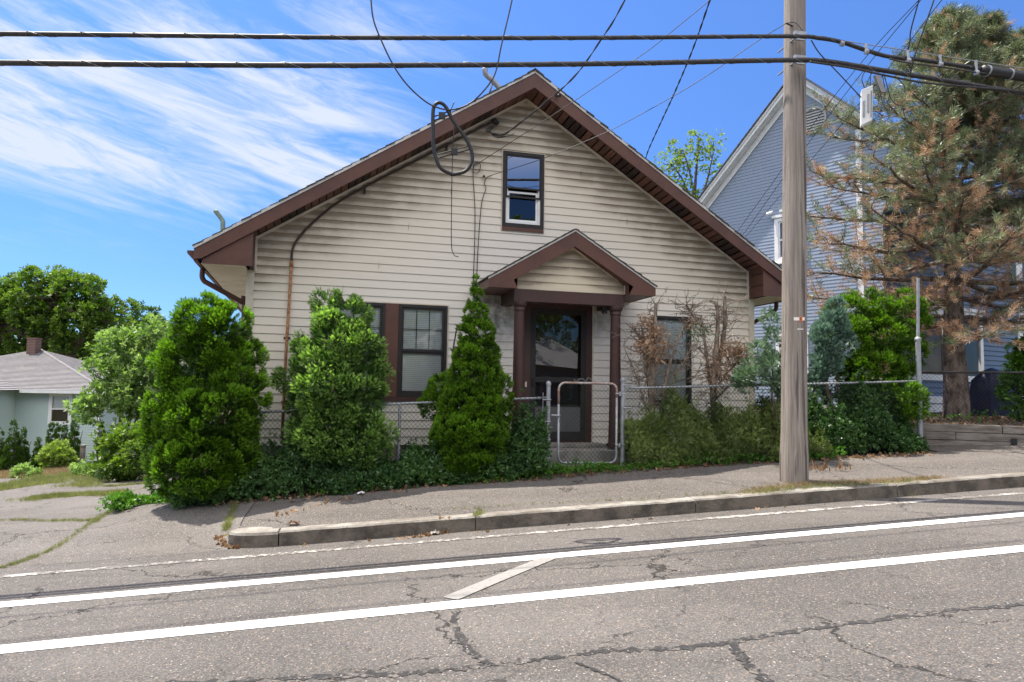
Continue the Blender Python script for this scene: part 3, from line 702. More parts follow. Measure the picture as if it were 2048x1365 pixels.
# ---- windows
def frame(mb, x0, x1, z0, z1, w, y0, y1, bot=None, topw=None):
    b = bot or w; t = topw or w
    mb.box(x0, x0 + w, y0, y1, z0, z1); mb.box(x1 - w, x1, y0, y1, z0, z1)
    mb.box(x0 + w, x1 - w, y0 + .001, y1 - .001, z0, z0 + b); mb.box(x0 + w, x1 - w, y0 + .001, y1 - .001, z1 - t, z1)
def blinds(par, x0, x1, z0, z1, y, pitch=.028):
    mb = MB(); z = z0
    while z < z1:
        mb.add([(x0, y, z), (x1, y, z), (x1, y + .008, z + pitch * .93), (x0, y + .008, z + pitch * .93)], [(0, 1, 2, 3)]); z += pitch
    mb.box(x0, x1, y, y + .03, z1, z1 + .03)
    mb.build('blind', MT['blind'], par)
def room(par, x0, x1, z0, z1, y0=.10, d=.9):
    mb = MB(); mb.quad((x0, y0 + d, z0), (x1, y0 + d, z0), (x1, y0 + d, z1), (x0, y0 + d, z1))
    for a, b, c, e in (((x0, z0), (x1, z0), 0, 0), ((x1, z0), (x1, z1), 0, 0), ((x1, z1), (x0, z1), 0, 0), ((x0, z1), (x0, z0), 0, 0)):
        mb.quad((a[0], .03, a[1]), (b[0], .03, b[1]), (b[0], y0 + d, b[1]), (a[0], y0 + d, a[1]))
    mb.build('interior', MT['room'], par)
def dh_window(x0, x1, z0, z1, name, lites=True, label=None):
    mb = MB(); frame(mb, x0, x1, z0, z1, .042, -.035, .05); w = mb.build('window', MT['bronze'], house); tag(w, label)
    zm = z0 + (z1 - z0) * .50
    mb = MB(); frame(mb, x0 + .044, x1 - .044, zm - .01, z1 - .044, .030, -.020, .0, bot=.035); mb.build('upper_sash', MT['bronze'], w)
    mb = MB(); frame(mb, x0 + .044, x1 - .044, z0 + .044, zm - .012, .030, -.006, .016, topw=.035, bot=.045); mb.build('lower_sash', MT['bronze'], w)
    if lites:
        mb = MB(); ux0, ux1, uz0, uz1 = x0 + .075, x1 - .075, zm + .03, z1 - .075
        for i in (1, 2): xx = ux0 + (ux1 - ux0) * i / 3; mb.box(xx - .006, xx + .006, -.004, .004, uz0, uz1)
        mb.box(ux0, ux1, -.0035, .0035, (uz0 + uz1) / 2 - .006, (uz0 + uz1) / 2 + .006); mb.build('muntins', MT['bronze'], w)
    mb = MB(); mb.quad((x0 + .07, -.010, zm), (x1 - .07, -.010, zm), (x1 - .07, -.010, z1 - .07), (x0 + .07, -.010, z1 - .07)); mb.quad((x0 + .07, .006, z0 + .08), (x1 - .07, .006, z0 + .08), (x1 - .07, .006, zm - .04), (x0 + .07, .006, zm - .04)); mb.build('glass', MT['glass'], w)
    blinds(w, x0 + .045, x1 - .045, z0 + .05, z1 - .08, .024); room(w, x0 + .01, x1 - .01, z0 + .01, z1 - .01)
    return w
dh_window(-1.735, -1.015, 1.405, 2.765, 'w', label='double hung window with six small panes above and white blinds')
dh_window(-2.65, -1.935, 1.405, 2.765, 'w', label='window mostly hidden behind the loose arborvitae')
dh_window(2.33, 3.05, 1.32, 2.775, 'w', lites=False, label='window behind the pruned bare shrubs')
mb = MB(); mb.box(-1.935, -1.737, -.022, .05, 1.405, 2.768); mb.build('window_mullion', MT['brown'], house)
mb = MB(); mb.box(-2.68, -1.0, -.045, .03, 1.345, 1.403); mb.build('window_sill', MT['browndark'], house)
mb = MB(); mb.box(-1.013, -.993, -.020, .0, 1.35, 2.79); mb.box(-2.68, -1.013, -.020, .0, 2.77, 2.787); mb.build('window_trim', MT['cream'], house); mb = MB(); mb.box(3.052, 3.07, -.02, 0, 1.32, 2.79); mb.build('window_trim', MT['cream'], house)
# attic window: bronze storm frame outside a white vinyl window
ax0, ax1, az0, az1 = -.195, .475, 4.045, 5.235
mb = MB(); frame(mb, ax0 - .014, ax1 + .014, az0 - .06, az1 + .014, .014, -.022, .0); mb.build('window_trim', MT['cream'], house)
mb = MB(); frame(mb, ax0, ax1, az0, az1, .052, -.036, .03, bot=.06); aw = mb.build('window', MT['bronze'], house); tag(aw, 'small attic window reflecting the blue sky')
mb = MB(); mb.box(ax0, ax1, -.034, .03, az0 - .058, az0 - .002); mb.build('sill', MT['brown'], aw)
mb = MB(); frame(mb, ax0 + .053, ax1 - .053, az0 + .062, az1 - .053, .036, -.01, .06, bot=.03); mb.build('vinyl_frame', MT['white'], aw)
zm = 4.62
mb = MB(); frame(mb, ax0 + .056, ax1 - .056, zm - .11, az1 - .058, .016, -.030, -.014, bot=.028); mb.box(ax0 + .06, ax1 - .06, -.0305, -.0145, zm + .03, zm + .055); mb.build('storm_sash', MT['bronze'], aw)
mb = MB(); frame(mb, ax0 + .09, ax1 - .09, az0 + .10, zm, .03, .01, .045); mb.build('lower_sash', MT['white'], aw)
mb = MB(); mb.quad((ax0 + .07, -.018, zm + .05), (ax1 - .07, -.018, zm + .05), (ax1 - .07, -.018, az1 - .07), (ax0 + .07, -.018, az1 - .07)); mb.build('upper_glass', MT['glassU'], aw)
mb = MB(); mb.quad((ax0 + .10, .02, az0 + .12), (ax1 - .10, .02, az0 + .12), (ax1 - .10, .02, zm), (ax0 + .10, .02, zm)); mb.build('lower_glass', MT['glass'], aw)
room(aw, ax0 + .055, ax1 - .055, az0 + .05, az1 - .055, .08)

# ---- door with storm door
mb = MB(); dx0, dx1, dz0, dz1 = .191, 1.309, .735, 2.91
frame(mb, dx0, dx1, dz0, dz1, .10, -.02, .10, bot=.02, topw=.10); door = mb.build('door_frame', MT['browndark'], house)
mb = MB(); mb.box(dx1 + .002, dx1 + .022, -.02, .0, dz0, dz1); mb.build('door_trim', MT['cream'], house)
sx0, sx1, sz0, sz1 = dx0 + .102, dx1 - .102, dz0 + .025, dz1 - .102
mb = MB(); frame(mb, sx0, sx1, sz0, sz1, .085, -.018, .016, bot=.14, topw=.09); mb.box(sx0 + .085, sx1 - .085, -.016, .014, 1.66, 1.74)
sd = mb.build('storm_door', MT['bronze'], house); mb = MB(); mb.box(sx0 + .085, sx1 - .085, -.008, .006, sz0 + .14, sz0 + .52); mb.build('kick_panel', pmat('grey_kick_panel', (.10, .10, .105), .5), sd)
mb = MB(); mb.box(sx0 + .085, sx1 - .085, -.012, .010, sz0 + .52, sz0 + .545); mb.build('lower_rail', MT['bronze'], sd)
mb = MB(); mb.quad((sx0 + .08, -.004, 1.74), (sx1 - .08, -.004, 1.74), (sx1 - .08, -.004, sz1 - .08), (sx0 + .08, -.004, sz1 - .08)); mb.quad((sx0 + .08, -.003, sz0 + .54), (sx1 - .08, -.003, sz0 + .54), (sx1 - .08, -.003, 1.67), (sx0 + .08, -.003, 1.67)); mb.build('glass', MT['glass2'], sd)
mb = MB(); mb.tube([(sx0 + .045, -.02, 1.70), (sx0 + .045, -.05, 1.70), (sx0 + .045, -.05, 1.60)], .008, 6); mb.box(sx0 + .025, sx0 + .065, -.026, -.018, 1.60, 1.74); mb.build('handle', MT['bronze'], sd)
mb = MB(); mb.box(sx0, sx1, .06, .10, sz0, sz1 - .02)
idr = mb.build('inner_door', pmat('dark_brown_door', (.05, .03, .025), .5), house)
mb = MB()
for r in range(2):
    for c in range(4):
        xa = sx0 + .10 + c * .168; za = 2.20 + r * .20; mb.box(xa, xa + .155, .052, .062, za, za + .185)
mb.build('door_panes', pmat('dark_pane', (.02, .022, .024), .12, spec=.6), idr)
mb = MB(); mb.box(dx0 + .02, dx0 + .048, -.027, -.019, 1.58, 1.66); mb.build('doorbell', MT['cream'], house)
# ---- porch
PX, PF = .68, .90
def pz(x): return 3.86 - .60 * abs(x - PX)
mb = MB()
for sg in (-1, 1):
    for k in range(11):
        u0 = k * .125; hx = 1.30; xa = PX + sg * (hx - u0 * 1.0); xb = PX + sg * max(0, hx - u0 - .14)
        mb.add([(xa, -PF - .03 + random.uniform(-.01, .01), pz(xa) + .035), (xb, -PF - .03, pz(xb) + .022), (xb, 0.0, pz(xb) + .022), (xa, .0, pz(xa) + .035), (xa, -PF - .03, pz(xa) + .012), (xb, -PF - .03, pz(xb) + .004), (xb, 0.0, pz(xb) + .004), (xa, 0, pz(xa) + .012)],
               [(0, 1, 2, 3), (7, 6, 5, 4), (0, 4, 5, 1), (3, 7, 4, 0), (1, 5, 6, 2)])
pr = mb.build('porch_roof', MT['shingle'], house)
for sg in (-1, 1):
    xe = PX + sg * 1.28; mb = MB(); mb.prism([(xe, -PF - .01, pz(xe) - .002), (PX, -PF - .01, 3.858), (PX, -PF - .01, 3.62), (PX + sg * .92, -PF - .01, pz(PX + .92) - .225), (PX + sg * .86, -PF - .01, pz(xe) - .13), (xe, -PF - .01, pz(xe) - .13)], (0, .025, 0)); f = mb.build('porch_fascia', MT['brown'], house)
    mb = MB(); mb.prism([(xe + sg * .01, -PF - .022, pz(xe) + .014), (PX, -PF - .022, 3.882), (PX, -PF - .022, 3.842), (xe + sg * .01, -PF - .022, pz(xe) - .022)], (0, .011, 0)); mb.build('drip_edge', MT['drip'], f)
    mb = MB(); mb.box(min(xe, xe - sg * .03), max(xe, xe - sg * .03), -PF + .016, -.0, pz(xe) - .13, pz(xe)); mb.box(min(xe - sg * .031, PX + sg * .86), max(xe - sg * .031, PX + sg * .86), -PF + .016, -.02, pz(xe) - .125, pz(xe) - .115)
    zq = pz(PX + .86) - .23
    mb.add([(PX, -PF + .016, 3.655), (PX + sg * .86, -PF + .016, zq), (PX + sg * .86, -.72, zq), (PX, -.72, 3.655)], [(0, 1, 2, 3)])
    mb.add([(PX + sg * .86, -PF + .016, zq), (PX + sg * .86, -PF + .016, pz(xe) - .12), (PX + sg * .86, -.0, pz(xe) - .12), (PX + sg * .86, -.0, zq)], [(0, 1, 2, 3)])
    mb.build('porch_soffit', MT['soffitA'], house)
mb = siding_wall(PX - .86, PX + .86, 2.98, 3.64, .12, (), (PX, 3.645, .60), -.72); mb.build('porch_gable', MT['siding_porch'], house)
mb = MB()
for sg in (-1, 1):
    a = np.array([PX + sg * .86, -.738, 3.13]); b = np.array([PX, -.738, 3.645]); d = (b - a) / np.linalg.norm(b - a); nn = np.array([-d[2], 0, d[0]]); mb.obox((a + b) / 2, (b - a) / 2, (0, .010, 0), nn * .011); mb.box(PX + sg * .86 - .011, PX + sg * .86 + .011, -.748, -.728, 2.985, 3.13)
mb.build('porch_gable_trim', MT['cream'], house)
bx0, bx1 = -.19, 1.52
mb = MB(); mb.box(bx0, bx1, -.76, -.60, 2.80, 2.978); mb.box(bx0, bx0 + .14, -.598, -.02, 2.802, 2.976); mb.box(bx1 - .14, bx1, -.598, -.02, 2.802, 2.976); mb.box(bx0 + .14, bx1 - .14, -.598, -.02, 2.93, 2.95); mb.build('porch_beam', MT['browndark'], house, bevel=.004)
for cx in (bx0 + .105, bx1 - .105):
    mb = MB(); prof = [(.70, .12), (.76, .12), (.78, .100), (1.2, .088), (2.66, .074), (2.68, .085), (2.70, .082), (2.72, .078), (2.74, .10), (2.775, .112), (2.80, .112)]
    mb.tube([(cx, -.68, z) for z, r in prof], [r for z, r in prof], 20); mb.build('porch_column', MT['browndark'], house, smooth=False)
mb = MB(); mb.box(bx0 - .05, bx1 + .05, -.86, -.03, .1, .68); mb.box(dx0 - .1, dx1 + .1, -.35, -.024, .681, .735); mb.build('porch_step', MT['concrete'], house, bevel=.01)
mb = MB(); mb.box(bx1 - .30, bx1 - .20, -.64, -.56, 2.75, 2.80); mb.tube([(bx1 - .25, -.6, 2.76), (bx1 - .25, -.6, 2.70)], [.03, .045], 10); mb.build('porch_light', MT['black'], house)
# rusty conduit up the wall and along the rake to the weatherhead
def rk(x, d): return (x, -.05, rake(x) - d)
mb = MB(); mb.cur = 0
low = [(-3.31, -.045, .80), (-3.30, -.045, 2.0), (-3.272, -.045, 3.22)]
mb.tube(low, .020, 8); mb.tube([low[-1], (-3.272, -.045, 3.30)], .027, 8)
mb.cur = 1; mb.tube(spline([(-3.272, -.045, 3.28), (-3.265, -.045, 3.46), (-3.20, -.045, 3.62), (-3.02, -.045, rake(-3.02) - .24), (-2.7, -.045, rake(-2.7) - .13), rk(-2.3, .10), rk(-1.2, .10), rk(-.42, .10)], 6), .017, 8)
for z in (1.3, 2.2): mb.box(-3.34, -3.25, -.035, -.01, z, z + .025)
for x in (-2.3, -1.1): mb.box(x, x + .03, -.05, -.01, rake(x) - .18, rake(x) - .09)
mb.build('conduit', [MT['rust'], pmat('brown_conduit', (.05, .03, .022), .5, bump=.1)], house, smooth=True)
mb = MB(); q = np.array(rk(-.40, .10)); mb.tube([q, q + (.05, -.01, .02), q + (.10, -.03, -.03)], [.03, .05, .035], 10)
for k in range(5):
    a = q + np.array([.08, -.03, -.03]); mb.tube(spline([a, a + (-.10 - .02 * k, -.03, -.14), a + (-.02 + .03 * k, -.05, -.24 + .01 * k), a + (.16, -.05, -.20), a + (.26, -.06, -.15)], 5), .005, 5)
mb.build('weatherhead', MT['black'], house)
mb = MB(); xx = .52; mb.tube([(xx, -FO - .01, roofz(xx) - .10), (xx, -FO - .06, roofz(xx) - .12), (xx + .01, -FO - .12, roofz(xx) - .15)], [.02, .018, .026], 10); mb.build('camera_mount', MT['black'], house)
# vent pipes through the left slope
def vent(x, y, pts, r, m):
    z = roofz(x); b = np.array([x, y, z]); mb = MB(); mb.tube(spline([b + np.array(p) for p in pts], 5), r, 10); mb.tube([b + (0, 0, -.02), b + (0, 0, .06)], [r * 2.2, r * 1.1], 10); return mb.build('vent_pipe', m, house, smooth=True)
_fd = np.array([math.cos(HA), math.sin(HA), 0]); _fn = np.array([math.sin(HA), -math.cos(HA), 0]); _O = np.array([0, 11.015, 0])
def hl(x, y, off=0.):
    p = hit(x, y, _O + _fn * off, _fn); return np.array([(p - _O) @ _fd, -off, p[2]])
def hw(l): return _O + _fd * l[0] - _fn * l[1] + np.array([0, 0, l[2]])
b = hl(445, 468, -.25); mb = MB()
mb.tube(spline([b + (0, 0, -.15), b + (0, 0, .12), hl(444, 440, -.25), hl(430, 421, -.25)], 5), .034, 10); mb.build('vent_pipe', MT['greenpipe'], house, smooth=True)
o = -1.6; mb = MB()
mb.tube(spline([hl(1012, 196, o), hl(1000, 178, o), hl(985, 161, o), hl(972, 149, o), hl(969, 137, o)], 5), .05, 10)
mb.tube([hl(986, 163, o), hl(978, 190, o - .1)], .018, 6); mb.build('vent_pipe', MT['galv'], house, smooth=True)

# ---------------------------------------------------------------- chain link fence and gate
TFN = 9.74
def railz(s): return float(np.interp(s, [-3, -1.6, .3, 2.3, 3.4, 5.84, 6.26, 8.2], [1.10, 1.176, 1.321, 1.428, 1.575, 1.672, 1.685, 1.763]))
def chain(mb, s0, s1, zlo, zhi, t, pitch=.057, w=.0021, pos=None):
    """woven diamonds: two families of thin diagonal wires clipped to the panel"""
    pos = pos or (lambda s, z: st(s, t, z)); H = 3.0
    for fam in (1, -1):
        k0 = int((s0 - H) / pitch) - 1; k1 = int((s1 + H) / pitch) + 1
        for k in range(k0, k1):
            c = k * pitch; n = 0; pts = []; zz = np.arange(-.2, H, pitch / 2); run = []
            for i, z in enumerate(zz):
                s = c + fam * (z * .92); ok = s0 <= s <= s1 and zlo(s) <= z <= zhi(s)
                if ok: run.append((s, z))
                elif run: break
            if len(run) > 1:
                a, b = run[0], run[-1]; off = fam * w
                A = pos(a[0], a[1]); B = pos(b[0], b[1]); d = B - A; nrm = np.cross(d, (0, 0, 1.)); nrm /= np.linalg.norm(nrm) + 1e-9; q = np.cross(d, nrm); q /= np.linalg.norm(q) + 1e-9
                A = A + nrm * off; B = B + nrm * off
                v = [A + q * w, A - q * w * .5 + nrm * w, A - q * w * .5 - nrm * w, B + q * w, B - q * w * .5 + nrm * w, B - q * w * .5 - nrm * w]
                mb.add(v, [(0, 1, 4, 3), (1, 2, 5, 4), (2, 0, 3, 5)])
def post(par, s, zt, r, t=TFN, name='post', cap=True, lean=0.):
    p = G(s, t) - np.array([0, 0, .3]); q = st(s + lean, t, zt); mb = MB(); mb.tube([p, q], r, 12)
    if cap: mb.tube([q - (0, 0, .03), q, q + (0, 0, .02), q + (0, 0, .035)], [r * 1.25, r * 1.25, r * .9, .004], 12)
    return mb.build(name, MT['galv'], par, smooth=False)
fL = empty('chain_link_fence', G(.3, TFN), label='low chain link fence left of the gate, mostly swallowed by shrubs and ivy', cat='fence')
def rel(o, root): o.matrix_parent_inverse = Matrix.Translation(root.location).inverted(); return o
def rail(par, ss_, t, name='top_rail', r=.0175, dz=0.):
    mb = MB(); P = [st(s, t, railz(s) + dz) for s in ss_]; mb.tube(spline(P, 3), r, 10); return rel(mb.build(name, MT['galv'], par, smooth=True), par)
rail(fL, [-1.66, -.6, .3, 1.3, 2.30], TFN)
mb = MB(); chain(mb, -1.66, 2.29, lambda s: float(Gz(s)) + .02, lambda s: railz(s) + .035, TFN - .02); rel(mb.build('wire_mesh', MT['mesh'], fL), fL)
rel(post(fL, -1.62, railz(-1.62) + .03, .022), fL); rel(post(fL, .30, railz(.3) - .01, .021, cap=False), fL); rel(post(fL, 2.33, 1.63, .030), fL)
mb = MB(); mb.tube([st(2.24, TFN - .02, .45), st(2.25, TFN - .02, 1.50)], .005, 5)
for z in (.6, .85, 1.1, 1.4): mb.tube([st(2.24, TFN - .03, z), st(2.36, TFN - .035, z)], .008, 5)
rel(mb.build('tension_bar', MT['galv'], fL), fL)
fR = empty('chain_link_fence', G(5.8, TFN), label='low chain link fence right of the gate, running behind the utility pole', cat='fence')
rail(fR, [3.44, 4.6, 5.84, 6.26, 7.2, 8.15], TFN)
mb = MB(); chain(mb, 3.44, 8.14, lambda s: float(Gz(s)) + .02, lambda s: railz(s) + .035, TFN - .02); rel(mb.build('wire_mesh', MT['mesh'], fR), fR)
rel(post(fR, 3.41, 1.70, .032), fR); rel(post(fR, 5.80, railz(5.8), .02, cap=False), fR)
p = rel(post(fR, 8.17, 2.42, .038), fR)
mb = MB(); mb.tube([st(8.17, TFN, 2.4), st(8.20, TFN, 3.36)], .024, 10); rel(mb.build('extension_pipe', MT['galv'], fR), fR)
for z in (.9, 1.3, 1.62):
    mb = MB(); mb.tube([st(3.40, TFN - .035, z), st(3.52, TFN - .03, z)], .009, 5); rel(mb.build('tension_band', MT['galv'], fR), fR)
# gate with rounded corners, rusted along the top
gt = empty('chain_link_gate', G(2.9, TFN), label='small chain link gate with a rounded frame and rusty top bar', cat='gate')
a0, a1, z0, z1 = 2.475, 3.315, .535, 1.640; rc = .09; TG_ = TFN - .01
def arc(cx, cz, a, b, n=5): return [(cx + rc * math.cos(a + (b - a) * i / n), cz + rc * math.sin(a + (b - a) * i / n)) for i in range(n + 1)]
PI = math.pi
topa = [(a0, z1 - .30)] + arc(a0 + rc, z1 - rc, PI, PI / 2) + arc(a1 - rc, z1 - rc, PI / 2, 0) + [(a1, z1 - .20)]
bota = [(a1, z1 - .20)] + arc(a1 - rc, z0 + rc, 0, -PI / 2) + arc(a0 + rc, z0 + rc, -PI / 2, -PI) + [(a0, z1 - .30)]
mb = MB(); mb.tube([st(s, TG_, z) for s, z in topa], .0175, 10); mb.cur = 1; mb.tube([st(s, TG_, z) for s, z in bota], .0172, 10)
rel(mb.build('frame', [pmat('rusty_gate_tube', (.42, .40, .38), .5, (.24, .085, .035), 9, 8, amt=1, metal=.35, stretch=(1, 1, 1)), MT['galv']], gt, smooth=True), gt)
mb = MB(); chain(mb, a0 + .03, a1 - .03, lambda s: z0 + .01, lambda s: z1 + .01, TG_ - .015, pitch=.060); rel(mb.build('wire_mesh', MT['mesh'], gt), gt)
mb = MB()
wpts = [(a0 + .21, .03), (a0 + .24, .0), (a0 + .29, .035), (a0 + .35, .035), (a0 + .37, 0), (a0 + .42, .055), (a0 + .45, .03), (a0 + .48, .055), (a0 + .53, 0), (a0 + .56, .038), (a0 + .62, .03), (a0 + .65, 0), (a0 + .68, .03)]
mb.tube([st(s, TG_ - .02, z1 + .015 + z * 1.2) for s, z in wpts], .0035, 5); rel(mb.build('top_wires', MT['galv'], gt), gt)
mb = MB(); mb.tube([st(a0 - .11, TG_ - .02, 1.19), st(a0 + .02, TG_ - .02, 1.185)], .012, 6); mb.tube([st(a0 - .02, TG_ - .045, 1.19), st(a0 - .02, TG_ - .01, 1.15)], .014, 6); rel(mb.build('latch', MT['galv'], gt), gt)
for z in (.78, 1.50):
    mb = MB(); mb.tube([st(a1 - .02, TG_ - .012, z), st(a1 + .12, TG_ - .012, z)], .013, 6); mb.tube([st(a1 + .045, TG_ - .02, z - .03), st(a1 + .045, TG_ - .02, z + .03)], .018, 8); rel(mb.build('hinge', MT['galv'], gt), gt)

# ---------------------------------------------------------------- utility pole
PS, PT = 5.06, 8.15; pb = G(PS, PT); pole = empty('utility_pole', pb, label='weathered grey brown wooden utility pole standing at the kerb', cat='utility pole')
def prad(h): return .157 - .0042 * h + (.012 if h < .6 else 0)
hs = [-.4, 0, .3, .62, .64, 1.2, 2, 3, 4, 5, 6, 7.5, 9.5, 11]; top = np.array([.14, .02, 0])
mb = MB(); N_ = 28; vs = []
for h in hs:
    c = pb + top * (max(h, 0) / 11) * 1.1 + np.array([0, 0, h])
    for k in range(N_):
        th = 2 * PI * k / N_; r = prad(h) * (1 + .018 * math.sin(3 * th + h * .3) + .01 * math.sin(11 * th + .2 * h)); vs.append(c + (r * math.cos(th), r * math.sin(th), 0))
mb.add(vs, [(i * N_ + k, i * N_ + (k + 1) % N_, (i + 1) * N_ + (k + 1) % N_, (i + 1) * N_ + k) for i in range(len(hs) - 1) for k in range(N_)] + [tuple((len(hs) - 1) * N_ + k for k in range(N_))])
rel(mb.build('shaft', MT['pole'], pole, smooth=True), pole)
def pc(h): return pb + top * (h / 11) * 1.1 + np.array([0, 0, h])
toC = np.array([-.375, -.927, 0]); toC /= np.linalg.norm(toC); sideV = np.array([.927, -.375, 0])
def on_pole(x, y):       # point on the shaft's front along the pixel's ray
    r = ray(x, y); r = r / np.linalg.norm(r[:2]); h = 0
    c = pc(2.); d = c - CAM; tt = d[0] * r[0] + d[1] * r[1]; p = CAM + r * tt; h = p[2] - pb[2]; c = pc(h); R = prad(h)
    b = (c[0] - CAM[0]) * r[0] + (c[1] - CAM[1]) * r[1]; dd = (c[0] - CAM[0]) ** 2 + (c[1] - CAM[1]) ** 2 - b * b
    return CAM + r * (b - math.sqrt(max(R * R - dd, 0))), c
def pole_tag(name, x0, x1, y0, y1, mat, lift=.006):
    mb = MB(); n = 6; fr = []
    for i in range(n + 1):
        x = x0 + (x1 - x0) * i / n
        for y in (y0, y1):
            p, c = on_pole(x, y); v = p - c; v[2] = 0; v /= np.linalg.norm(v); fr.append((p + v * lift, p + v * (lift - .004)))
    vs = [a for a, b in fr] + [b for a, b in fr]; m = len(fr)
    fs = [(2 * i, 2 * i + 2, 2 * i + 3, 2 * i + 1) for i in range(n)] + [(m + 2 * i + 1, m + 2 * i + 3, m + 2 * i + 2, m + 2 * i) for i in range(n)] + [(2 * i, 2 * i + m, 2 * i + 2 + m, 2 * i + 2) for i in range(n)] + [(2 * i + 1, 2 * i + 3, 2 * i + 3 + m, 2 * i + 1 + m) for i in range(n)]
    mb.add(vs, fs); return rel(mb.build(name, mat, pole), pole)
pole_tag('number_tag', 1587.5, 1608.5, 635, 641.5, pmat('white_tag', (.75, .73, .70), .5)); pole_tag('orange_tag', 1598, 1604, 634, 643, pmat('orange_tag', (.65, .16, .03), .5), .009)
for q in ((1599.5, 1602.2, 636.2, 637.2), (1599.5, 1600.5, 636.2, 640.5), (1599.5, 1602.2, 639.6, 640.6)): pole_tag('tag_figure', *q, MT['black'], .011)
pole_tag('tag_strip', 1594, 1606, 657.5, 660, pmat('pale_strip', (.6, .57, .53), .5))
# two through-bolt clamps holding the cables
TC = 7.86
cU = onT(1600, 73, TC); cLo = onT(1600, 121, TC)
for c in (cU, cLo):
    mb = MB(); mb.obox(c + toC * -.0 + (0, 0, .035), np.array([SD[0], SD[1], 0]) * .08, np.array([TD[0], TD[1], 0]) * .02, (0, 0, .022)); mb.tube([c + (0, 0, .03), c + np.array([TD[0], TD[1], 0]) * .5 + (0, 0, .03)], .010, 6); mb.obox(c + (0, 0, -.045), np.array([SD[0], SD[1], 0]) * .06, np.array([TD[0], TD[1], 0]) * .015, (0, 0, .008))
    rel(mb.build('cable_clamp', MT['galv'], pole), pole)
mb = MB(); e1 = onT(1572, 47, 8.05); mb.tube([onT(1590, 55, 8.05), e1], .010, 6); mb.tube(spline([e1, onT(1590, 46, 7.99), onT(1605, 62, 7.9), onT(1610, 72, 7.88)], 5), .006, 5); rel(mb.build('drop_hook', MT['black'], pole), pole)

# ---------------------------------------------------------------- cables
def cable(name, pts, r, mats, label, wrap=0, cat='cable', n=8, wr=.0035, group=None, pitch=.5, sides=8):
    P = spline(pts, n); mb = MB(); mb.tube(P, r, sides); ms = [mats]
    if wrap:       # lashing wire spiralling around the bundle
        ms = [mats, MT['steelwire']]; mb.cur = 1; L = 0; Q = []; P2 = spline(pts, 60)
        t = np.array([SD[0], SD[1], 0]); a = np.array([TD[0], TD[1], 0])
        for i, p in enumerate(P2):
            if i: L += np.linalg.norm(P2[i] - P2[i - 1])
            th = L / pitch * 2 * PI; Q.append(p + (r + .002) * (math.cos(th) * a + math.sin(th) * np.array([0, 0, 1])))
        mb.tube(Q, wr * .6, 4)
    return tag(mb.build(name, ms, smooth=True), label, cat, group)
upp = [onT(x, y, TC) for x, y in ((-700, 66), (-300, 66), (0, 68), (400, 72), (760, 76), (1200, 76), (1570, 73), (1640, 77), (1684, 85), (1732, 101), (1779, 114), (1839, 120), (1953, 137), (2048, 152), (2300, 186), (2700, 220))]
cable('telephone_cable', upp, .026, MT['cable'], 'upper of the two thick black cables spanning the view', 1)
cable('messenger_strand', [onT(x, y, TC) for x, y in ((1625, 72), (1700, 84), (1830, 104), (1953, 123), (2048, 137), (2300, 170), (2700, 205))], .006, MT['steelwire'], 'thin steel strand above the upper cable right of the pole')
low = [onT(x, y, TC) for x, y in ((-700, 124), (-300, 124), (0, 126), (400, 130), (760, 131), (1200, 128), (1560, 121), (1650, 123), (1752, 139), (1850, 155), (1950, 171), (2048, 187), (2300, 222), (2700, 262))]
cable('telephone_cable', low, .031, MT['cable'], 'lower of the two thick black cables spanning the view', 1)
cable('telephone_cable', [onT(x, y, TC - .05) for x, y in ((1620, 124), (1700, 136), (1760, 149), (1850, 166), (1950, 175), (2048, 184), (2300, 215))], .013, MT['cable'], 'thinner black cable sagging just under the lower cable right of the pole')
cable('telephone_cable', [onT(x, y, TC - .05) for x, y in ((1779, 118), (1815, 126), (1880, 134), (1960, 146), (2000, 150))], .010, MT['cable'], 'thin black branch cable under the upper cable leading to the splice case')
# splice case with steel bands
a = onT(1962, 140, TC - .02); b = onT(2140, 168, TC - .02); sc = empty('splice_case', tuple(a), label='fat black cylindrical splice case hanging on the upper cable at the right edge', cat='splice case'); d = (b - a) / np.linalg.norm(b - a)
mb = MB(); mb.tube([a, a + d * .02, a + d * .05, b], [.035, .062, .066, .066], 18); rel(mb.build('shell', MT['black'], sc, smooth=False), sc)
for k in (.08, .42):
    mb = MB(); mb.tube([a + d * k, a + d * (k + .025)], .072, 18); rel(mb.build('band', MT['galv'], sc), sc)
for i, (x, y0, y1) in enumerate(((1684, 82, 88), (1733, 88, 104), (1817, 100, 122), (1881, 110, 130), (1953, 121, 146))):
    mb = MB(); q = onT(x, y1, TC - .04); p = onT(x - 1, y0, TC - .04); mb.obox((p + q) / 2, np.array([SD[0], SD[1], 0]) * .012, np.array([TD[0], TD[1], 0]) * .012, (q - p) / 2); mb.tube([q + (-.02, 0, 0), q + (.02, 0, .0)], .034, 10)
    tag(mb.build('cable_hanger', MT['galv']), ['first cable hanger right of the pole', 'second cable hanger right of the pole', 'cable hanger above the white terminal box', 'fourth cable hanger right of the pole', 'cable hanger beside the splice case'][i], 'cable hanger', 'hangers on the upper cable')
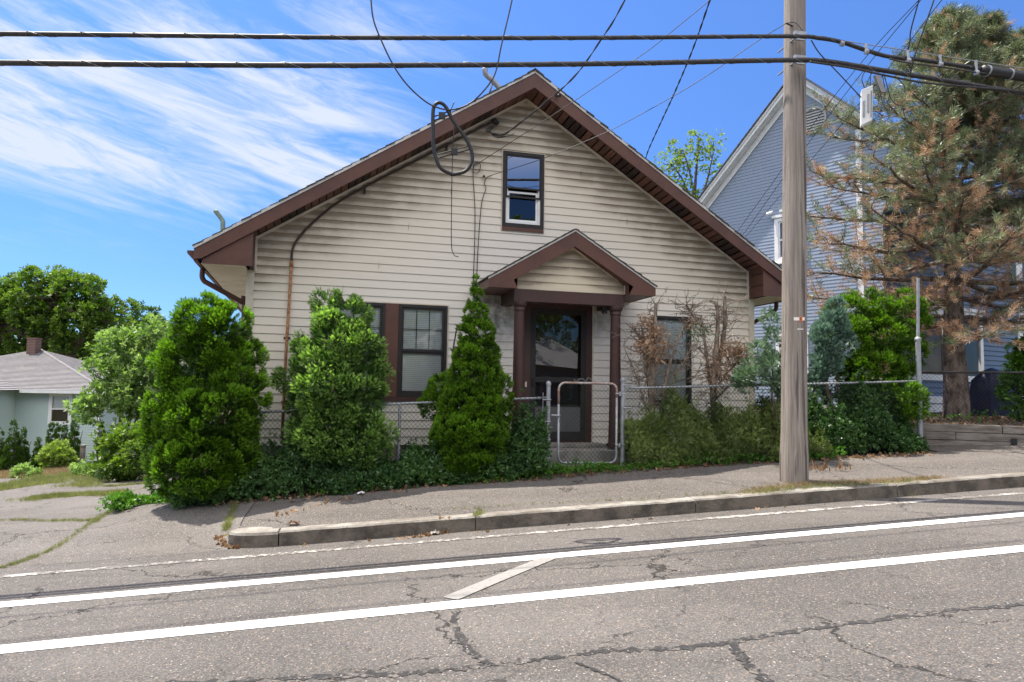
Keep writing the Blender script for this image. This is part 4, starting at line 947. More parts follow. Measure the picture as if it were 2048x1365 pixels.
# white terminal box, grey arm and hanging loops
tb = empty('terminal_box', tuple(onT(1737, 210, TC)), label='white cable terminal box hanging from the lower cable right of the pole', cat='terminal box')
A, B_, C_, D_ = onT(1723, 180, TC), onT(1746, 170, TC), onT(1745, 240, TC), onT(1722, 252, TC); nb = np.array([TD[0], TD[1], 0]) * .09 + np.array([SD[0], SD[1], 0]) * .05
mb = MB(); mb.prism([A, D_, C_, B_], nb); rel(mb.build('body', MT['white'], tb, bevel=.008), tb)
for k, (f0, f1, x) in enumerate(((.35, .80, .25), (.22, .72, .62), (.15, .9, .88))):
    mb = MB(); p0 = A + (B_ - A) * x + (D_ - A) * f0; p1 = A + (B_ - A) * x + (D_ - A) * f1; mb.tube([p0 - nb * .10, p1 - nb * .10], .011 if k < 2 else .006, 6); rel(mb.build('strip', MT['galv'], tb), tb)
mb = MB(); mb.obox(onT(1759, 169, TC - .03), (onT(1765, 185, TC - .03) - onT(1753, 152, TC - .03)) / 2, np.array([SD[0], SD[1], 0]) * .035, np.array([TD[0], TD[1], 0]) * .02); rel(mb.build('bracket_arm', pmat('grey_bracket', (.25, .24, .23), .5), tb), tb)
for pts in (((1729, 176), (1724, 160), (1729, 145), (1737, 140)), ((1732, 175), (1738, 158), (1746, 142)), ((1741, 172), (1741, 155), (1744, 140)),
            ((1768, 150), (1775, 175), (1783, 200), (1800, 212), (1815, 205)), ((1765, 152), (1770, 190), (1760, 225), (1766, 232), (1750, 222)), ((1750, 195), (1757, 188), (1756, 210), (1748, 215)),
            ((1790, 152), (1810, 178), (1790, 215), (1775, 240)), ((1755, 160), (1765, 205), (1775, 222))):
    mb = MB(); mb.tube(spline([onT(x, y, TC - .04) for x, y in pts], 5), .0055, 5); rel(mb.build('jumper_wire', MT['cable'], tb), tb)
# slack loop bracket (snow shoe) hanging under the lower cable
ss_root = empty('cable_loop_bracket', tuple(onT(905, 280, TC - .06)), label='black teardrop shaped cable storage loop hanging in front of the gable', cat='cable loop')
lp = [(905, 350), (880, 335), (868, 300), (866, 262), (866, 225), (870, 210), (880, 206), (892, 215), (908, 245), (930, 275), (943, 303), (943, 325), (930, 343), (905, 350)]
P = spline([onT(x, y, TC - .06) for x, y in lp], 6); mb = MB(); mb.tube(P, .021, 8); rel(mb.build('rim', MT['black'], ss_root, smooth=True), ss_root)
for (xa, ya, xb, yb) in ((867, 238, 901, 226), (876, 313, 941, 295)):
    mb = MB()
    for dy in (-4, 4): mb.tube([onT(xa, ya + dy, TC - .06), onT(xb, yb + dy, TC - .06)], .008, 6)
    mb.obox((onT(xa, ya, TC - .06) + onT(xb, yb, TC - .06)) / 2, (.035, 0, 0), (0, .02, 0), (0, 0, .035)); rel(mb.build('crossbar', MT['black'], ss_root), ss_root)
cable('slack_cable', [onT(x, y, TC - .08) for x, y in ((730, -160), (738, -60), (742, 0), (747, 40), (762, 80), (785, 128), (810, 165), (840, 195), (868, 213), (900, 220), (935, 210), (965, 185), (990, 148), (1003, 90), (1015, 40), (1024, 0), (1040, -80), (1060, -160))], .0085, MT['cable'], 'black cable hanging in a deep U from above the view down to the storage loop')
def hpx(x, y, off=.06): return hw(hl(x, y, off))
mb = MB(); mb.tube(spline([onT(909, 203, TC - .06), onT(901, 226, TC - .06), onT(908, 245, TC - .07), onT(906, 290, TC - .06), onT(904, 350, TC - .06), onT(903, 420, TC - .05), onT(903, 490, TC - .05), onT(908, 510, TC - .05), onT(917, 514, TC - .05)], 6), .0055, 6)
tag(mb.build('drop_cable', MT['cable'], smooth=True), 'thin loose black cable end hanging straight down from the storage loop', 'cable')
# twisted service drops from the pole to the houses
def drop(pts, r, label, twist=0, end=None):
    P = spline(pts, 14); mb = MB()
    if twist:
        L = 0
        for k in range(2):
            Q = []; L = 0
            for i, p in enumerate(P):
                if i: L += np.linalg.norm(P[i] - P[i - 1])
                th = L / .55 * 2 * PI + k * PI; Q.append(p + twist * np.array([math.cos(th) * .5, 0, math.sin(th)]))
            mb.tube(Q, r, 5)
    else: mb.tube(P, r, 5)
    return tag(mb.build('service_cable', MT['cable'], smooth=True), label, 'cable')
def mid(x, y, Y): return atY(x, y, Y)
drop([hpx(1003, 270, .1), mid(1020, 262, 10.6), mid(1085, 210, 10.2), mid(1150, 152, 9.8), mid(1205, 75, 9.5), mid(1250, 0, 9.2), mid(1420, -330, 8.7)], .007, 'twisted service cable running from the weatherhead up past the top of the view', .010)
drop([hpx(957, 327, .05), mid(1000, 299, 10.5), mid(1140, 208, 10.1), mid(1290, 106, 9.6), mid(1360, 50, 9.3), mid(1420, 0, 9.1), mid(1590, -150, 8.7)], .005, 'thin straight wire ending left of the attic window')
drop([hpx(983, 351, .05), mid(1088, 317, 10.3), mid(1183, 278, 10.0), mid(1241, 251, 9.8), mid(1343, 195, 9.4), mid(1420, 148, 9.1), mid(1510, 86, 8.8), e1], .005, 'thin wire from the hook on the pole crossing in front of the attic window')
drop([mid(1288, 330, 15), mid(1297, 300, 14.4), mid(1325, 238, 13.2), mid(1349, 186, 12.2), mid(1385, 100, 10.8), mid(1420, 0, 9.6), mid(1480, -180, 8.8)], .008, 'twisted service cable passing behind the right roof slope', .012)
mb = MB(); mb.tube(spline([hpx(957, 327, .03), hpx(948, 332, .04), hpx(947, 345, .04), hpx(957, 345, .04), hpx(961, 330, .04), hpx(950, 326, .04), hpx(946, 345, .03), hpx(950, 420, .03), hpx(949, 500, .03), hpx(946, 575, .03)], 5), .0065, 5)
tag(mb.build('wall_cable', MT['cable'], smooth=True), 'black cable running down the siding, the left of two between loop and attic window', 'cable')
mb = MB(); mb.tube(spline([hpx(983, 351, .03), hpx(973, 356, .04), hpx(969, 368, .03), hpx(972, 378, .04), hpx(963, 410, .03), hpx(956, 500, .03), hpx(953, 575, .03)], 5), .0065, 5); mb.tube([hpx(968, 353, .0), hpx(968, 353, .07)], .02, 8)
tag(mb.build('wall_cable', MT['cable'], smooth=True), 'black cable running down the siding, the right of two, nearest the attic window', 'cable')
for i, (pts, lb) in enumerate(((((1476, 462, 15), (1560, 345, 13), (1640, 230, 11.5), (1740, 105, 9.8), (1838, 0, 8.6), (1950, -120, 7.9)), 'left one of the thin wires slanting down behind the pole towards the blue house'),
                              (((1486, 470, 15), (1570, 352, 13), (1650, 242, 11.5), (1752, 110, 9.8), (1842, 0, 8.6), (1950, -130, 7.9)), 'middle one of the thin wires slanting down behind the pole towards the blue house'),
                              (((1470, 500, 17), (1560, 392, 14.5), (1700, 230, 11.2), (1810, 95, 9.6), (1868, 20, 8.6), (1960, -95, 7.9)), 'right one of the thin wires slanting down behind the pole towards the blue house'),
                              (((1820, 150, 7.7), (1830, 110, 7.6), (1868, 0, 7.4), (1920, -150, 7.2)), 'thin wire rising from the right cables out of the top of the view'),
                              (((1816, 100, 8.4), (1820, 82, 8.3), (1822, 60, 8.2), (1838, 0, 7.9), (1870, -120, 7.6)), 'short crooked wire rising from the upper cable hanger'),
                              (((1622, 80, 8.3), (1640, 108, 8.4), (1680, 150, 8.7), (1722, 195, 8.8)), 'thin wire dropping from the pole to the white terminal box'))):
    mb = MB(); mb.tube(spline([mid(*p) for p in pts], 10), .0052 if i < 3 else .0075, 5); tag(mb.build('utility_wire', MT['cable'], smooth=True), lb, 'cable')
# the power lines above the view
for h, t in ((7.6, 8.0), (9.4, 7.9)):
    mb = MB(); mb.tube(spline([st(s, t, h + .05 * s + .0016 * (s - PS) ** 2) for s in (-30, -20, -10, 0, PS, 14, 24)], 6), .011, 5); tag(mb.build('power_line', MT['cable'], smooth=True), ['lower power line strung on the pole above the view', 'topmost power line strung on the pole above the view'][h > 8], 'cable')

# ---------------------------------------------------------------- evergreen shrubs
def evergreen(name, label, cat, bl, Y, leaf, zs=.9, deadf=0., lr=.13, m=55, size=.085, T=None, up=.55, trunk=None, dens=1., core=900, group=None, coresize=.16, extra=None, jit=.10, flr=None, shade=.9):
    T = TF if T is None else T
    blobs = [(c_, tuple(max(q * .6, q - lr * .35) for q in r_)) for c_, r_ in blobs_px(bl, Y, zs)]; c0 = np.mean([b[0] for b in blobs], 0); zmin = min(b[0][2] - b[1][2] for b in blobs)
    s0, t0 = s_of(c0), t_of(c0); gz = float(Zt(s0, t0)) if flr is None else flr
    root = empty(name, (c0[0], c0[1], gz), label=label, cat=cat, group=group)
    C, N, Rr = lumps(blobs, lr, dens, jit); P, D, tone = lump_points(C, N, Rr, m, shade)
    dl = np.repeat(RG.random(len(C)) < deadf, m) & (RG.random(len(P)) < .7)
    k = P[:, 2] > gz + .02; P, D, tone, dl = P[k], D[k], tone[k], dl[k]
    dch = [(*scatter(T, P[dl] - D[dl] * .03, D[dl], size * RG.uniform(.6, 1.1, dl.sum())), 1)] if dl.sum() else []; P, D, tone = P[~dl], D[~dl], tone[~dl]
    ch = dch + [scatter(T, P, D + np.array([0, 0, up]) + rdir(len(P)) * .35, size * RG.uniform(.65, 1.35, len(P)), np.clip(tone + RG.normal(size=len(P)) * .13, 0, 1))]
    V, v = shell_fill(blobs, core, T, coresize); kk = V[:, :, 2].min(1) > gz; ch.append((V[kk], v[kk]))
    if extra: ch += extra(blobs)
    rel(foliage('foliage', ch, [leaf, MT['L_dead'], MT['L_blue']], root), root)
    mb = MB(); top_ = max(b[0][2] for b in blobs); stems = trunk or [(0, 0, .05), (.12, .08, .03), (-.12, .05, .03)]
    for dx, dy, r in stems:
        limbs(mb, (c0[0] + dx, c0[1] + dy, gz - .1), (c0[0] + dx * 1.6, c0[1] + dy * 1.6, gz + (top_ - gz) * .8), r, r * .3, 5, .03)
    rel(mb.build('trunk', MT['bark'], root, smooth=True), root)
    return root, blobs
# Y depths: the two on the left grow in front of the fence, the cone in its line, the right one behind it
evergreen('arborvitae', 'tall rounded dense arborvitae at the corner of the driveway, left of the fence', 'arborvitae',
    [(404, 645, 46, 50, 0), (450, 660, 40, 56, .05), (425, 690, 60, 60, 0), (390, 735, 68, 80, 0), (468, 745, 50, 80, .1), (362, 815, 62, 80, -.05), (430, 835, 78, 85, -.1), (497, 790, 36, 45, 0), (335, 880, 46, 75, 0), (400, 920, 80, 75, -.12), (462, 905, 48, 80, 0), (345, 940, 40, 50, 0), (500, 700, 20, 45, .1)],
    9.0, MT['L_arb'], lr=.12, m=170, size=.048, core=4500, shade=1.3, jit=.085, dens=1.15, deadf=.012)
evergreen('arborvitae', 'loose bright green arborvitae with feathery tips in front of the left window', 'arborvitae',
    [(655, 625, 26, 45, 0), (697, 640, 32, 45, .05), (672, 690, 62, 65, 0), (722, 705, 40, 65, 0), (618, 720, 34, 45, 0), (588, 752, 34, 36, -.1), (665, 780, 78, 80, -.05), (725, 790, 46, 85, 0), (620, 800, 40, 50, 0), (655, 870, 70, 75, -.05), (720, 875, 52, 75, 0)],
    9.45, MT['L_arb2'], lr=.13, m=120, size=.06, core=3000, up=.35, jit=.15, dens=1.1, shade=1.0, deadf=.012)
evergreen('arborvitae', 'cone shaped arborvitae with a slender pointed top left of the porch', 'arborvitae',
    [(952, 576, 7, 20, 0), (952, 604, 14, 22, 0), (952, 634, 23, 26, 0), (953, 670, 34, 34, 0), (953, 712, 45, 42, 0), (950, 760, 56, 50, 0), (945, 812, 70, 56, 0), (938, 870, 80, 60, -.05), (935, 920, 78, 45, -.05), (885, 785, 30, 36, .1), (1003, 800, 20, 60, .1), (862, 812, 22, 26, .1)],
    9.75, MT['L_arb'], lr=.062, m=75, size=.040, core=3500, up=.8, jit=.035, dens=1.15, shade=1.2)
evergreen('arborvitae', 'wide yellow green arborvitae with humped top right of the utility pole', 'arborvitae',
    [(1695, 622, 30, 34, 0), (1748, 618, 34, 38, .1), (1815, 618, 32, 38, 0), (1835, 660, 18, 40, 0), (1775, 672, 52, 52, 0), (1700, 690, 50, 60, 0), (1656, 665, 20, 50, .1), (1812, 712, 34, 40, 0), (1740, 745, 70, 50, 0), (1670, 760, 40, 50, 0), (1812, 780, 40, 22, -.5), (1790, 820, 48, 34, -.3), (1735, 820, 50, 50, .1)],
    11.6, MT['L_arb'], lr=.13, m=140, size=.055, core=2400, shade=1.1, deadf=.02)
evergreen('blue_juniper', 'blue green feathery juniper growing against the yellow green arborvitae', 'juniper',
    [(1670, 632, 18, 34, 0), (1658, 668, 28, 34, 0), (1648, 715, 26, 34, .1), (1690, 680, 14, 26, 0), (1632, 750, 16, 24, .1)], 11.05, MT['L_blue'], lr=.10, m=60, size=.085, core=300, up=.9, jit=.2, deadf=.04, shade=.8)
evergreen('juniper', 'sparse grey green juniper left of the utility pole, hanging over the fence rail', 'juniper',
    [(1502, 752, 38, 22, 0), (1545, 735, 30, 26, 0), (1520, 700, 20, 16, .1), (1552, 690, 18, 22, .1), (1543, 640, 12, 22, .1), (1575, 770, 30, 22, .1)], 10.3, MT['L_jun'], lr=.085, m=45, size=.075, core=60, up=.5, jit=.3, dens=.75, shade=.7, trunk=[(.05, .0, .025), (.25, .05, .02)])

# pruned, half dead shrubs behind the fence
def deadshrub(label, stems, tufts, Y, greens=()):
    b0 = atY(*stems[0][0][:2], Y); gz = float(Zt(s_of(b0), t_of(b0))); root = empty('pruned_shrub', (b0[0], b0[1], gz), label=label, cat='shrub', group='pruned bare shrubs behind the fence'); mb = MB(); tips = []
    for st_ in stems:
        P = spline([atY(x, y, Y + RG.normal() * .03) for x, y, r in st_], 5); m = len(P); r0, r1 = st_[0][2], st_[-1][2]
        mb.tube(P, [(r0 + (r1 - r0) * i / (m - 1)) * (1 + .12 * RG.normal()) for i in range(m)], 8)
        for k in range(int(5 + m * 2.2)):
            i = RG.integers(2, m); p = P[i]; d = unit(RG.normal(size=3) * (1, .7, .5) + (0, 0, .25)); L = RG.uniform(.10, .42); q = [p]; v = d
            for j in range(5): v = unit(v + RG.normal(size=3) * .35); q.append(q[-1] + v * L / 5)
            mb.tube(q, [.007, .006, .005, .004, .003, .002], 4)
            for h in range(3):
                j = RG.integers(1, 6); v2 = unit(v + RG.normal(size=3) * .8); mb.tube([q[j], q[j] + v2 * L * .25, q[j] + v2 * L * .4 + (0, 0, .02)], [.004, .003, .0015], 4)
            tips.append(q[-1])
        if len(st_) > 2: mb.tube([P[-1] - (0, 0, .004), P[-1] + (0, 0, .012)], [r1 * 1.05, r1 * .85], 8)
    rel(mb.build('branches', MT['greybark'], root), root)
    if tufts or greens:
        ch = []
        for i, (lst, mi) in enumerate(((tufts, 1), (greens, 0))):
            for x, y, r, n in lst:
                c = atY(x, y, Y - .08); P = c + RG.normal(size=(n, 3)) * (1, .7, .8) * r * Y / F * .6; D = rdir(n) + np.array([0, 0, -.2]); V, v = scatter(TF, P, D, .07 * RG.uniform(.6, 1.2, n)); ch.append((V, v, mi))
        rel(foliage('foliage', ch, [MT['L_jun'], MT['L_dead']], root), root)
deadshrub('bare pruned shrub with rusty brown tufts in front of the right window',
    [[(1305, 905, .055), (1303, 790, .05), (1308, 700, .04), (1312, 608, .028)], [(1302, 790, .032), (1292, 735, .03), (1287, 690, .028), (1266, 656, .022)], [(1320, 880, .03), (1328, 780, .026), (1343, 715, .02), (1368, 650, .012)], [(1300, 800, .02), (1290, 690, .012), (1281, 650, .010)], [(1335, 790, .016), (1360, 740, .012), (1385, 690, .008)], [(1300, 850, .018), (1275, 760, .01), (1250, 700, .006)]],
    [(1293, 646, 14, 130), (1300, 690, 24, 420), (1314, 665, 18, 220), (1308, 712, 18, 240), (1285, 690, 12, 90), (1330, 690, 10, 60)], 10.62)
deadshrub('bare pruned shrub with sawn off stubs, nearest the right corner of the house',
    [[(1430, 910, .055), (1426, 790, .05), (1430, 730, .042), (1436, 640, .03), (1432, 605, .026)], [(1428, 760, .04), (1444, 690, .034), (1450, 640, .03), (1449, 594, .026)], [(1424, 790, .03), (1414, 720, .026), (1408, 670, .022), (1402, 632, .018)], [(1408, 660, .012), (1385, 632, .008), (1374, 610, .005)], [(1436, 770, .018), (1465, 735, .012), (1490, 720, .006)], [(1430, 800, .018), (1460, 770, .01), (1475, 745, .006)]],
    [(1462, 704, 26, 380), (1482, 706, 18, 240), (1440, 752, 26, 260), (1385, 650, 12, 60), (1425, 725, 18, 120)], 10.75, [(1398, 662, 20, 110), (1384, 668, 12, 50)])

# ---------------------------------------------------------------- low growth along the fence
def bank(name, label, cat, rng, T, size, leaf, n, up=.5, lay=None, kind=None, **k):
    """leaves filling a band: rng(n) gives s, t, height-fraction and the local top height"""
    s, t, h = rng(n); z = Zt(s, t) + h; P = np.stack([s * SD[0] + t * TD[0], s * SD[1] + t * TD[1], z], 1)
    tone = .5 + .5 * np.sin(s * 5.1 + h * 7) * np.cos(t * 6.3 + s * 2.7); D = rdir(n) + np.array([TD[0] * -.35, TD[1] * -.35, up])
    V, v = scatter(T, P, D, size * RG.uniform(.55, 1.4, n), np.clip(tone * .5 + RG.random(n) * .5, 0, 1)); o = foliage(name, [(V, v)], leaf); tag(o, label, cat, kind=kind, **k); return o
def heap(s0, s1, t0, t1, top, edge=.25):
    def f(n):
        s = RG.uniform(s0, s1, n); u = RG.uniform(0, 1, n) ** .8; t = t0 + (t1 - t0) * u
        H = top(s) * np.minimum(1, (t - t0 + .06) / edge) ** .6 * (.72 + .28 * np.sin(s * 6.1 + 1.3) * np.sin(s * 2.3 + t * 3) + .12 * np.sin(s * 17))
        h = H * np.minimum(1, RG.uniform(0, 1.12, n) ** .55) * np.where(RG.random(n) < .06, 1.25, 1); return s, t, h
    return f
bank('ivy', 'dark leafy ivy and vines smothering the fence from the driveway corner to the gate', 'ivy', heap(-2.35, 2.25, 9.22, 9.95, lambda s: np.interp(s, [-2.35, -1.4, -.7, .2, .45, .9, 1.7, 2.25], [.45, .62, .60, .36, .40, .55, .62, .78]), .35), TB, .085, MT['L_dark'], 13000, kind='stuff')
bank('ivy', 'single vines climbing the fence mesh left of the gate', 'ivy', heap(1.55, 2.3, 9.62, 9.76, lambda s: .95 + 0 * s, .05), TB, .065, MT['L_dark'], 700, kind='stuff')
bank('ivy', 'thin vines with small leaves climbing the fence mesh at the left end', 'ivy', heap(-1.6, -.6, 9.64, 9.80, lambda s: .95 + 0 * s, .05), TB, .065, MT['L_dark'], 420, kind='stuff')
bank('weeds', 'tall feathery grey green weeds in front of the fence between gate and utility pole', 'weeds', heap(3.42, 6.35, 9.25, 10.0, lambda s: np.interp(s, [3.4, 3.8, 4.5, 5.2, 5.8, 6.3], [.66, .80, .98, .84, .74, .66]), .35), TFS, .075, MT['L_weed'], 26000, up=.9, kind='stuff')
bank('ivy', 'dark ivy covering the fence under the yellow green arborvitae right of the utility pole', 'ivy', heap(6.0, 8.05, 9.45, 10.1, lambda s: np.interp(s, [6.0, 6.6, 7.2, 7.8, 8.05], [.92, .98, .98, .55, .3]), .3), TB, .08, MT['L_dark'], 11000, kind='stuff')
bank('weeds', 'low bright weeds at the foot of the fence along the back of the sidewalk', 'weeds', heap(-.8, 6.6, 9.22, 9.5, lambda s: .13 + .07 * np.sin(s * 3.1), .08), TB, .05, MT['L_green2'], 2600, kind='stuff')
bank('dead_leaves', 'dry dead leaves collected under the fence vines', 'dead leaves', heap(-1.9, 8.0, 9.18, 9.45, lambda s: .015 + 0 * s, .05), TB1, .045, MT['litter'], 700, up=.1, kind='stuff')

# ---------------------------------------------------------------- blue grey house on the right
gv = np.array([-.657, .754, 0]); gn = np.array([-.754, -.657, 0]); P0 = np.array([9.771, 20., 0])
bh = empty('clapboard_house', (P0[0], P0[1], .9), math.atan2(-gv[1], -gv[0]), label='two storey blue grey clapboard house with white trim behind the pine', cat='house')
# local frame: x along the gable wall (far end positive), y outward is -y, z from the ground
BZ = .9; bx0_, bx1_ = -5.16, 1.72; bpk = (-1.72, 11.05 - BZ); eav = bpk[1] - .95 * 3.44
mb = siding_wall(bx0_, bx1_, 0, bpk[1], .102, [(-2.56, -1.58, 4.70, 6.05), (-2.56, -1.58, .9, 2.4)], (bpk[0], bpk[1], .95), 0, .0105)
mb = MB() if 0 else mb; mb.build('gable_siding', MT['bluesiding'], bh)
# -y local must face the camera: outward normal gn is local -y?
mb = MB(); mb.box(bx0_, bx0_ + .05, .02, 9, 0, eav); mb.box(bx1_ - .05, bx1_, .02, 9, 0, eav); mb.box(bx0_ + .05, bx1_ - .05, 8.95, 9, 0, eav); mb.build('side_wall', MT['bluesiding'], bh)
mb = MB(); mb.box(bx0_ - .1, bx1_ + .1, .03, 8.98, -2.2, 0.002); mb.build('foundation', MT['concrete'], bh)
for sg in (-1, 1):
    xe = bpk[0] + sg * 3.78; ze = bpk[1] + .16 - .95 * 3.78; pk = bpk[1] + .16; mb = MB()
    mb.prism([(xe, -.30, ze), (bpk[0], -.30, pk), (bpk[0], -.30, pk - .17), (xe, -.30, ze - .17)], (0, .03, 0)); mb.prism([(xe, -.335, ze + .03), (bpk[0], -.335, pk + .03), (bpk[0], -.335, pk - .05), (xe, -.335, ze - .05)], (0, .034, 0)); 
    mb.prism([(xe, -.012, ze - .19), (bpk[0], -.012, pk - .19), (bpk[0], -.012, pk - .42), (xe, -.012, ze - .42)], (0, -.03, 0)); rf = mb.build('rake_board', MT['white'], bh)
    mb = MB(); mb.prism([(xe, -.27, ze - .15), (bpk[0], -.27, pk - .15), (bpk[0], -.27, pk - .175), (xe, -.27, ze - .175)], (0, .25, 0)); mb.build('rake_soffit', MT['white'], bh)
    mb = MB(); mb.prism([(xe + sg * .02, -.36, ze + .05), (bpk[0], -.36, pk + .07), (bpk[0], -.36, pk + .035), (xe + sg * .02, -.36, ze + .025)], (0, 9.8, 0))
    for k in range(28):
        f = k / 28; x = xe + (bpk[0] - xe) * f; z = ze + .06 + (pk + .01 - ze) * f; mb.obox((x - sg * .07, 4.5, z + .055), (.085, 0, -sg * .081 + .0), (0, 4.9, 0), (sg * .006, 0, .006))
    mb.build('roof', MT['shingle_blue'], bh)
mb = MB(); mb.box(-.09, .07, -.03, .0, 0, 8.35); mb.build('corner_board', MT['white'], bh)
mb = MB(); mb.box(bx0_ - .02, bx0_ + .1, -.03, .0, 0, eav); mb.build('corner_board', MT['white'], bh)
for (z0, z1) in ((4.70, 6.05), (.9, 2.4)):
    mb = MB(); frame(mb, -2.58, -1.56, z0 - .02, z1 + .02, .12, -.05, .03); mb.box(-2.64, -1.50, -.09, .0, z1 + .022, z1 + .10); mb.box(-2.60, -1.54, -.08, 0, z0 - .07, z0 - .022); w = mb.build('window', MT['white'], bh)
    mb = MB(); frame(mb, -2.46, -1.68, z0 + .10, z1 - .10, .05, -.02, .02); mb.box(-2.41, -1.73, -.018, .018, (z0 + z1) / 2 - .03, (z0 + z1) / 2 + .03); mb.build('sash', MT['white'], w)
    mb = MB(); mb.quad((-2.44, -.005, z0 + .12), (-1.7, -.005, z0 + .12), (-1.7, -.005, z1 - .12), (-2.44, -.005, z1 - .12)); mb.build('glass', MT['glass'], w)
    mb = MB(); mb.quad((-2.54, .06, z0), (-1.6, .06, z0), (-1.6, .06, z1), (-2.54, .06, z1)); mb.build('curtain', pmat('grey_curtain', (.35, .36, .38), .8), w)
# round louvred vent
vx, vz, vr = -1.30, 9.72 - BZ, .38; mb = MB(); n = 28
ring = [(vx + vr * math.cos(2 * PI * i / n), -.05, vz + vr * math.sin(2 * PI * i / n)) for i in range(n + 1)]; mb.tube(ring, .035, 8, cap=False)
for i in range(9):
    z = vz - vr + (i + .5) * 2 * vr / 9; h = math.sqrt(max(0, vr * vr - (z - vz) ** 2)); mb.add([(vx - h, -.055, z - .035), (vx + h, -.055, z - .035), (vx + h, -.015, z + .035), (vx - h, -.015, z + .035)], [(0, 1, 2, 3)])
mb.build('gable_vent', pmat('stone_vent', (.46, .45, .42), .6), bh)
# floodlight over the window
mb = MB(); mb.box(-2.35, -1.75, -.16, -.02, 6.22, 6.28); mb.tube([(-2.6, -.1, 6.28), (-2.75, -.2, 6.2)], [.03, .06], 8); mb.build('flood_light', MT['white'], bh)

# nearer street wing with the patio doors
fv = np.array([.86, .51, 0]); q0 = np.array([9.46, 16.03, 0]); WZ = 1.1
wg = empty('house_wing', (q0[0], q0[1], WZ), math.atan2(fv[1], fv[0]), label='blue clapboard street wing with white patio doors behind the pine trunk', cat='house')
mb = siding_wall(-1.85, 8.0, .30, 4.44, .115, [(-1.48, 1.83, .85, 2.30)], None, 0, .022); mb.build('front_siding', MT['bluedark'], wg)
DV = np.array([.85, .527, 0]) * 5.2
mb = MB(); mb.prism([(-1.85, .02, -2.6), (8.0, .02, -2.6), (8.0, .02, .30), (-1.85, .02, .30)], DV); mb.build('skirting', MT['white'], wg)
mb = MB(); mb.prism([(-1.85, .02, .301), (-1.85, .02, 4.4), (-1.80, .02, 4.4), (-1.80, .02, .301)], DV); mb.build('side_wall', MT['bluedark'], wg)
for z in (.36, .56): 
    mb = MB(); mb.box(-1.85, 2.6, -.03, .0, z - .26, z - .11); mb.build('skirt_board', MT['white'], wg)
mb = MB()
frame(mb, -1.62, 1.95, .80, 2.42, .13, -.04, .02); mb.box(-1.72, 2.05, -.08, 0, 2.422, 2.50); pd = mb.build('patio_door_frame', MT['white'], wg)
mb = MB()
for x in (.34, 1.02): mb.box(x - .07, x + .07, -.035, .02, .93, 2.29)
mb.build('door_stile', MT['white'], pd)
mb = MB(); mb.quad((-1.5, .0, .92), (1.83, .0, .92), (1.83, .0, 2.3), (-1.5, .0, 2.3)); mb.build('glass', mat_glass('patio_glass', (.6, .6, .6), .0, frm=.5), pd)
mb = MB(); mb.quad((-1.6, .8, .7), (1.9, .8, .7), (1.9, .8, 2.4), (-1.6, .8, 2.4)); mb.box(-1.6, 1.9, .02, .8, .7, .85); mb.build('interior', pmat('dim_interior', (.30, .25, .22), .9, (.12, .10, .09), 3), pd)
mb = MB(); mb.box(3.65, 3.95, -.03, 0, .3, 4.35); mb.build('corner_board', MT['white'], wg)
mb = MB(); mb.box(4.6, 5.5, -.04, .02, 1.0, 3.9); w = mb.build('window', MT['white'], wg)
mb = MB(); mb.box(4.72, 5.38, -.045, -.041, 1.12, 3.78); mb.build('glass', mat_glass('side_glass', (.1, .1, .1), .3), w)
mb = MB(); mb.prism([(-2.15, -.34, 4.40), (8.3, -.34, 4.40), (8.3, -.34, 4.52), (-2.15, -.34, 4.52)], DV * 1.02 + np.array([0, 0, 1.5])); mb.build('roof', MT['shingle_blue'], wg)
mb = MB(); mb.box(-2.17, 8.3, -.375, -.345, 4.36, 4.54); mb.build('fascia', MT['white'], wg)
for o_ in (bh, wg): pass

# timber retaining wall, bed behind it, black fence, grill cover
def wall_pt(x, y, Y): return atY(x, y, Y)
W0, W1 = np.array([5.9, 11.86, 0]), np.array([12.5, 9.2 - .05, 0]); W1 = np.array([7.87, 11.1, 0]) + (np.array([7.87, 11.1, 0]) - np.array([6.6, 11.6, 0])) * 3; W0 = np.array([6.6, 11.6, 0]) - (np.array([7.87, 11.1, 0]) - np.array([6.6, 11.6, 0])) * .75
rw = empty('retaining_wall', tuple(W0), label='low retaining wall of weathered timbers beside the sidewalk at the right edge', cat='retaining wall')
dW = (W1 - W0); LW = np.linalg.norm(dW); dW /= LW; nW = np.array([dW[1], -dW[0], 0])
for k in range(4):
    x = 0; z = .60 + k * .125; off = RG.uniform(-.3, .1)
    segs = [0, 2.3 + off, 4.4 + off, LW] if k % 2 else [0, 1.5 + off, 3.6 + off, LW]
    for a, b in zip(segs[:-1], segs[1:]):
        mb = MB(); j = RG.normal() * .006; c = W0 + dW * (a + b) / 2 + np.array([0, 0, z + .0625]) - nW * (.06 + j); mb.obox(c, dW * ((b - a) / 2 - .004), nW * .065, (0, 0, .060)); rel(mb.build('timber', MT['timber'], rw, bevel=.008), rw)
mb = MB(); c = W0 + dW * 2.25 + np.array([0, 0, .86]) + nW * .022; mb.obox(c, dW * .04, nW * .006, (0, 0, .045)); rel(mb.build('end_block', MT['black'], rw), rw)
bl_ = MB(); n1, n2 = 26, 16; vs = []
for i in range(n1):
    for j in range(n2):
        p = W0 + dW * (LW * i / (n1 - 1)) - nW * (.10 + j * .45); vs.append((p[0], p[1], 1.075 + .012 * j + .018 * math.sin(i * 1.7 + j) * (j > 0)))
bl_.add(vs, [(i * n2 + j, (i + 1) * n2 + j, (i + 1) * n2 + j + 1, i * n2 + j + 1) for i in range(n1 - 1) for j in range(n2 - 1)]); tag(bl_.build('planting_bed', MT['soil'], smooth=True), kind='structure')
def fdir(a, b): return lambda s, z: a + (b - a) * (s / np.linalg.norm(b - a)) + np.array([0, 0, z])
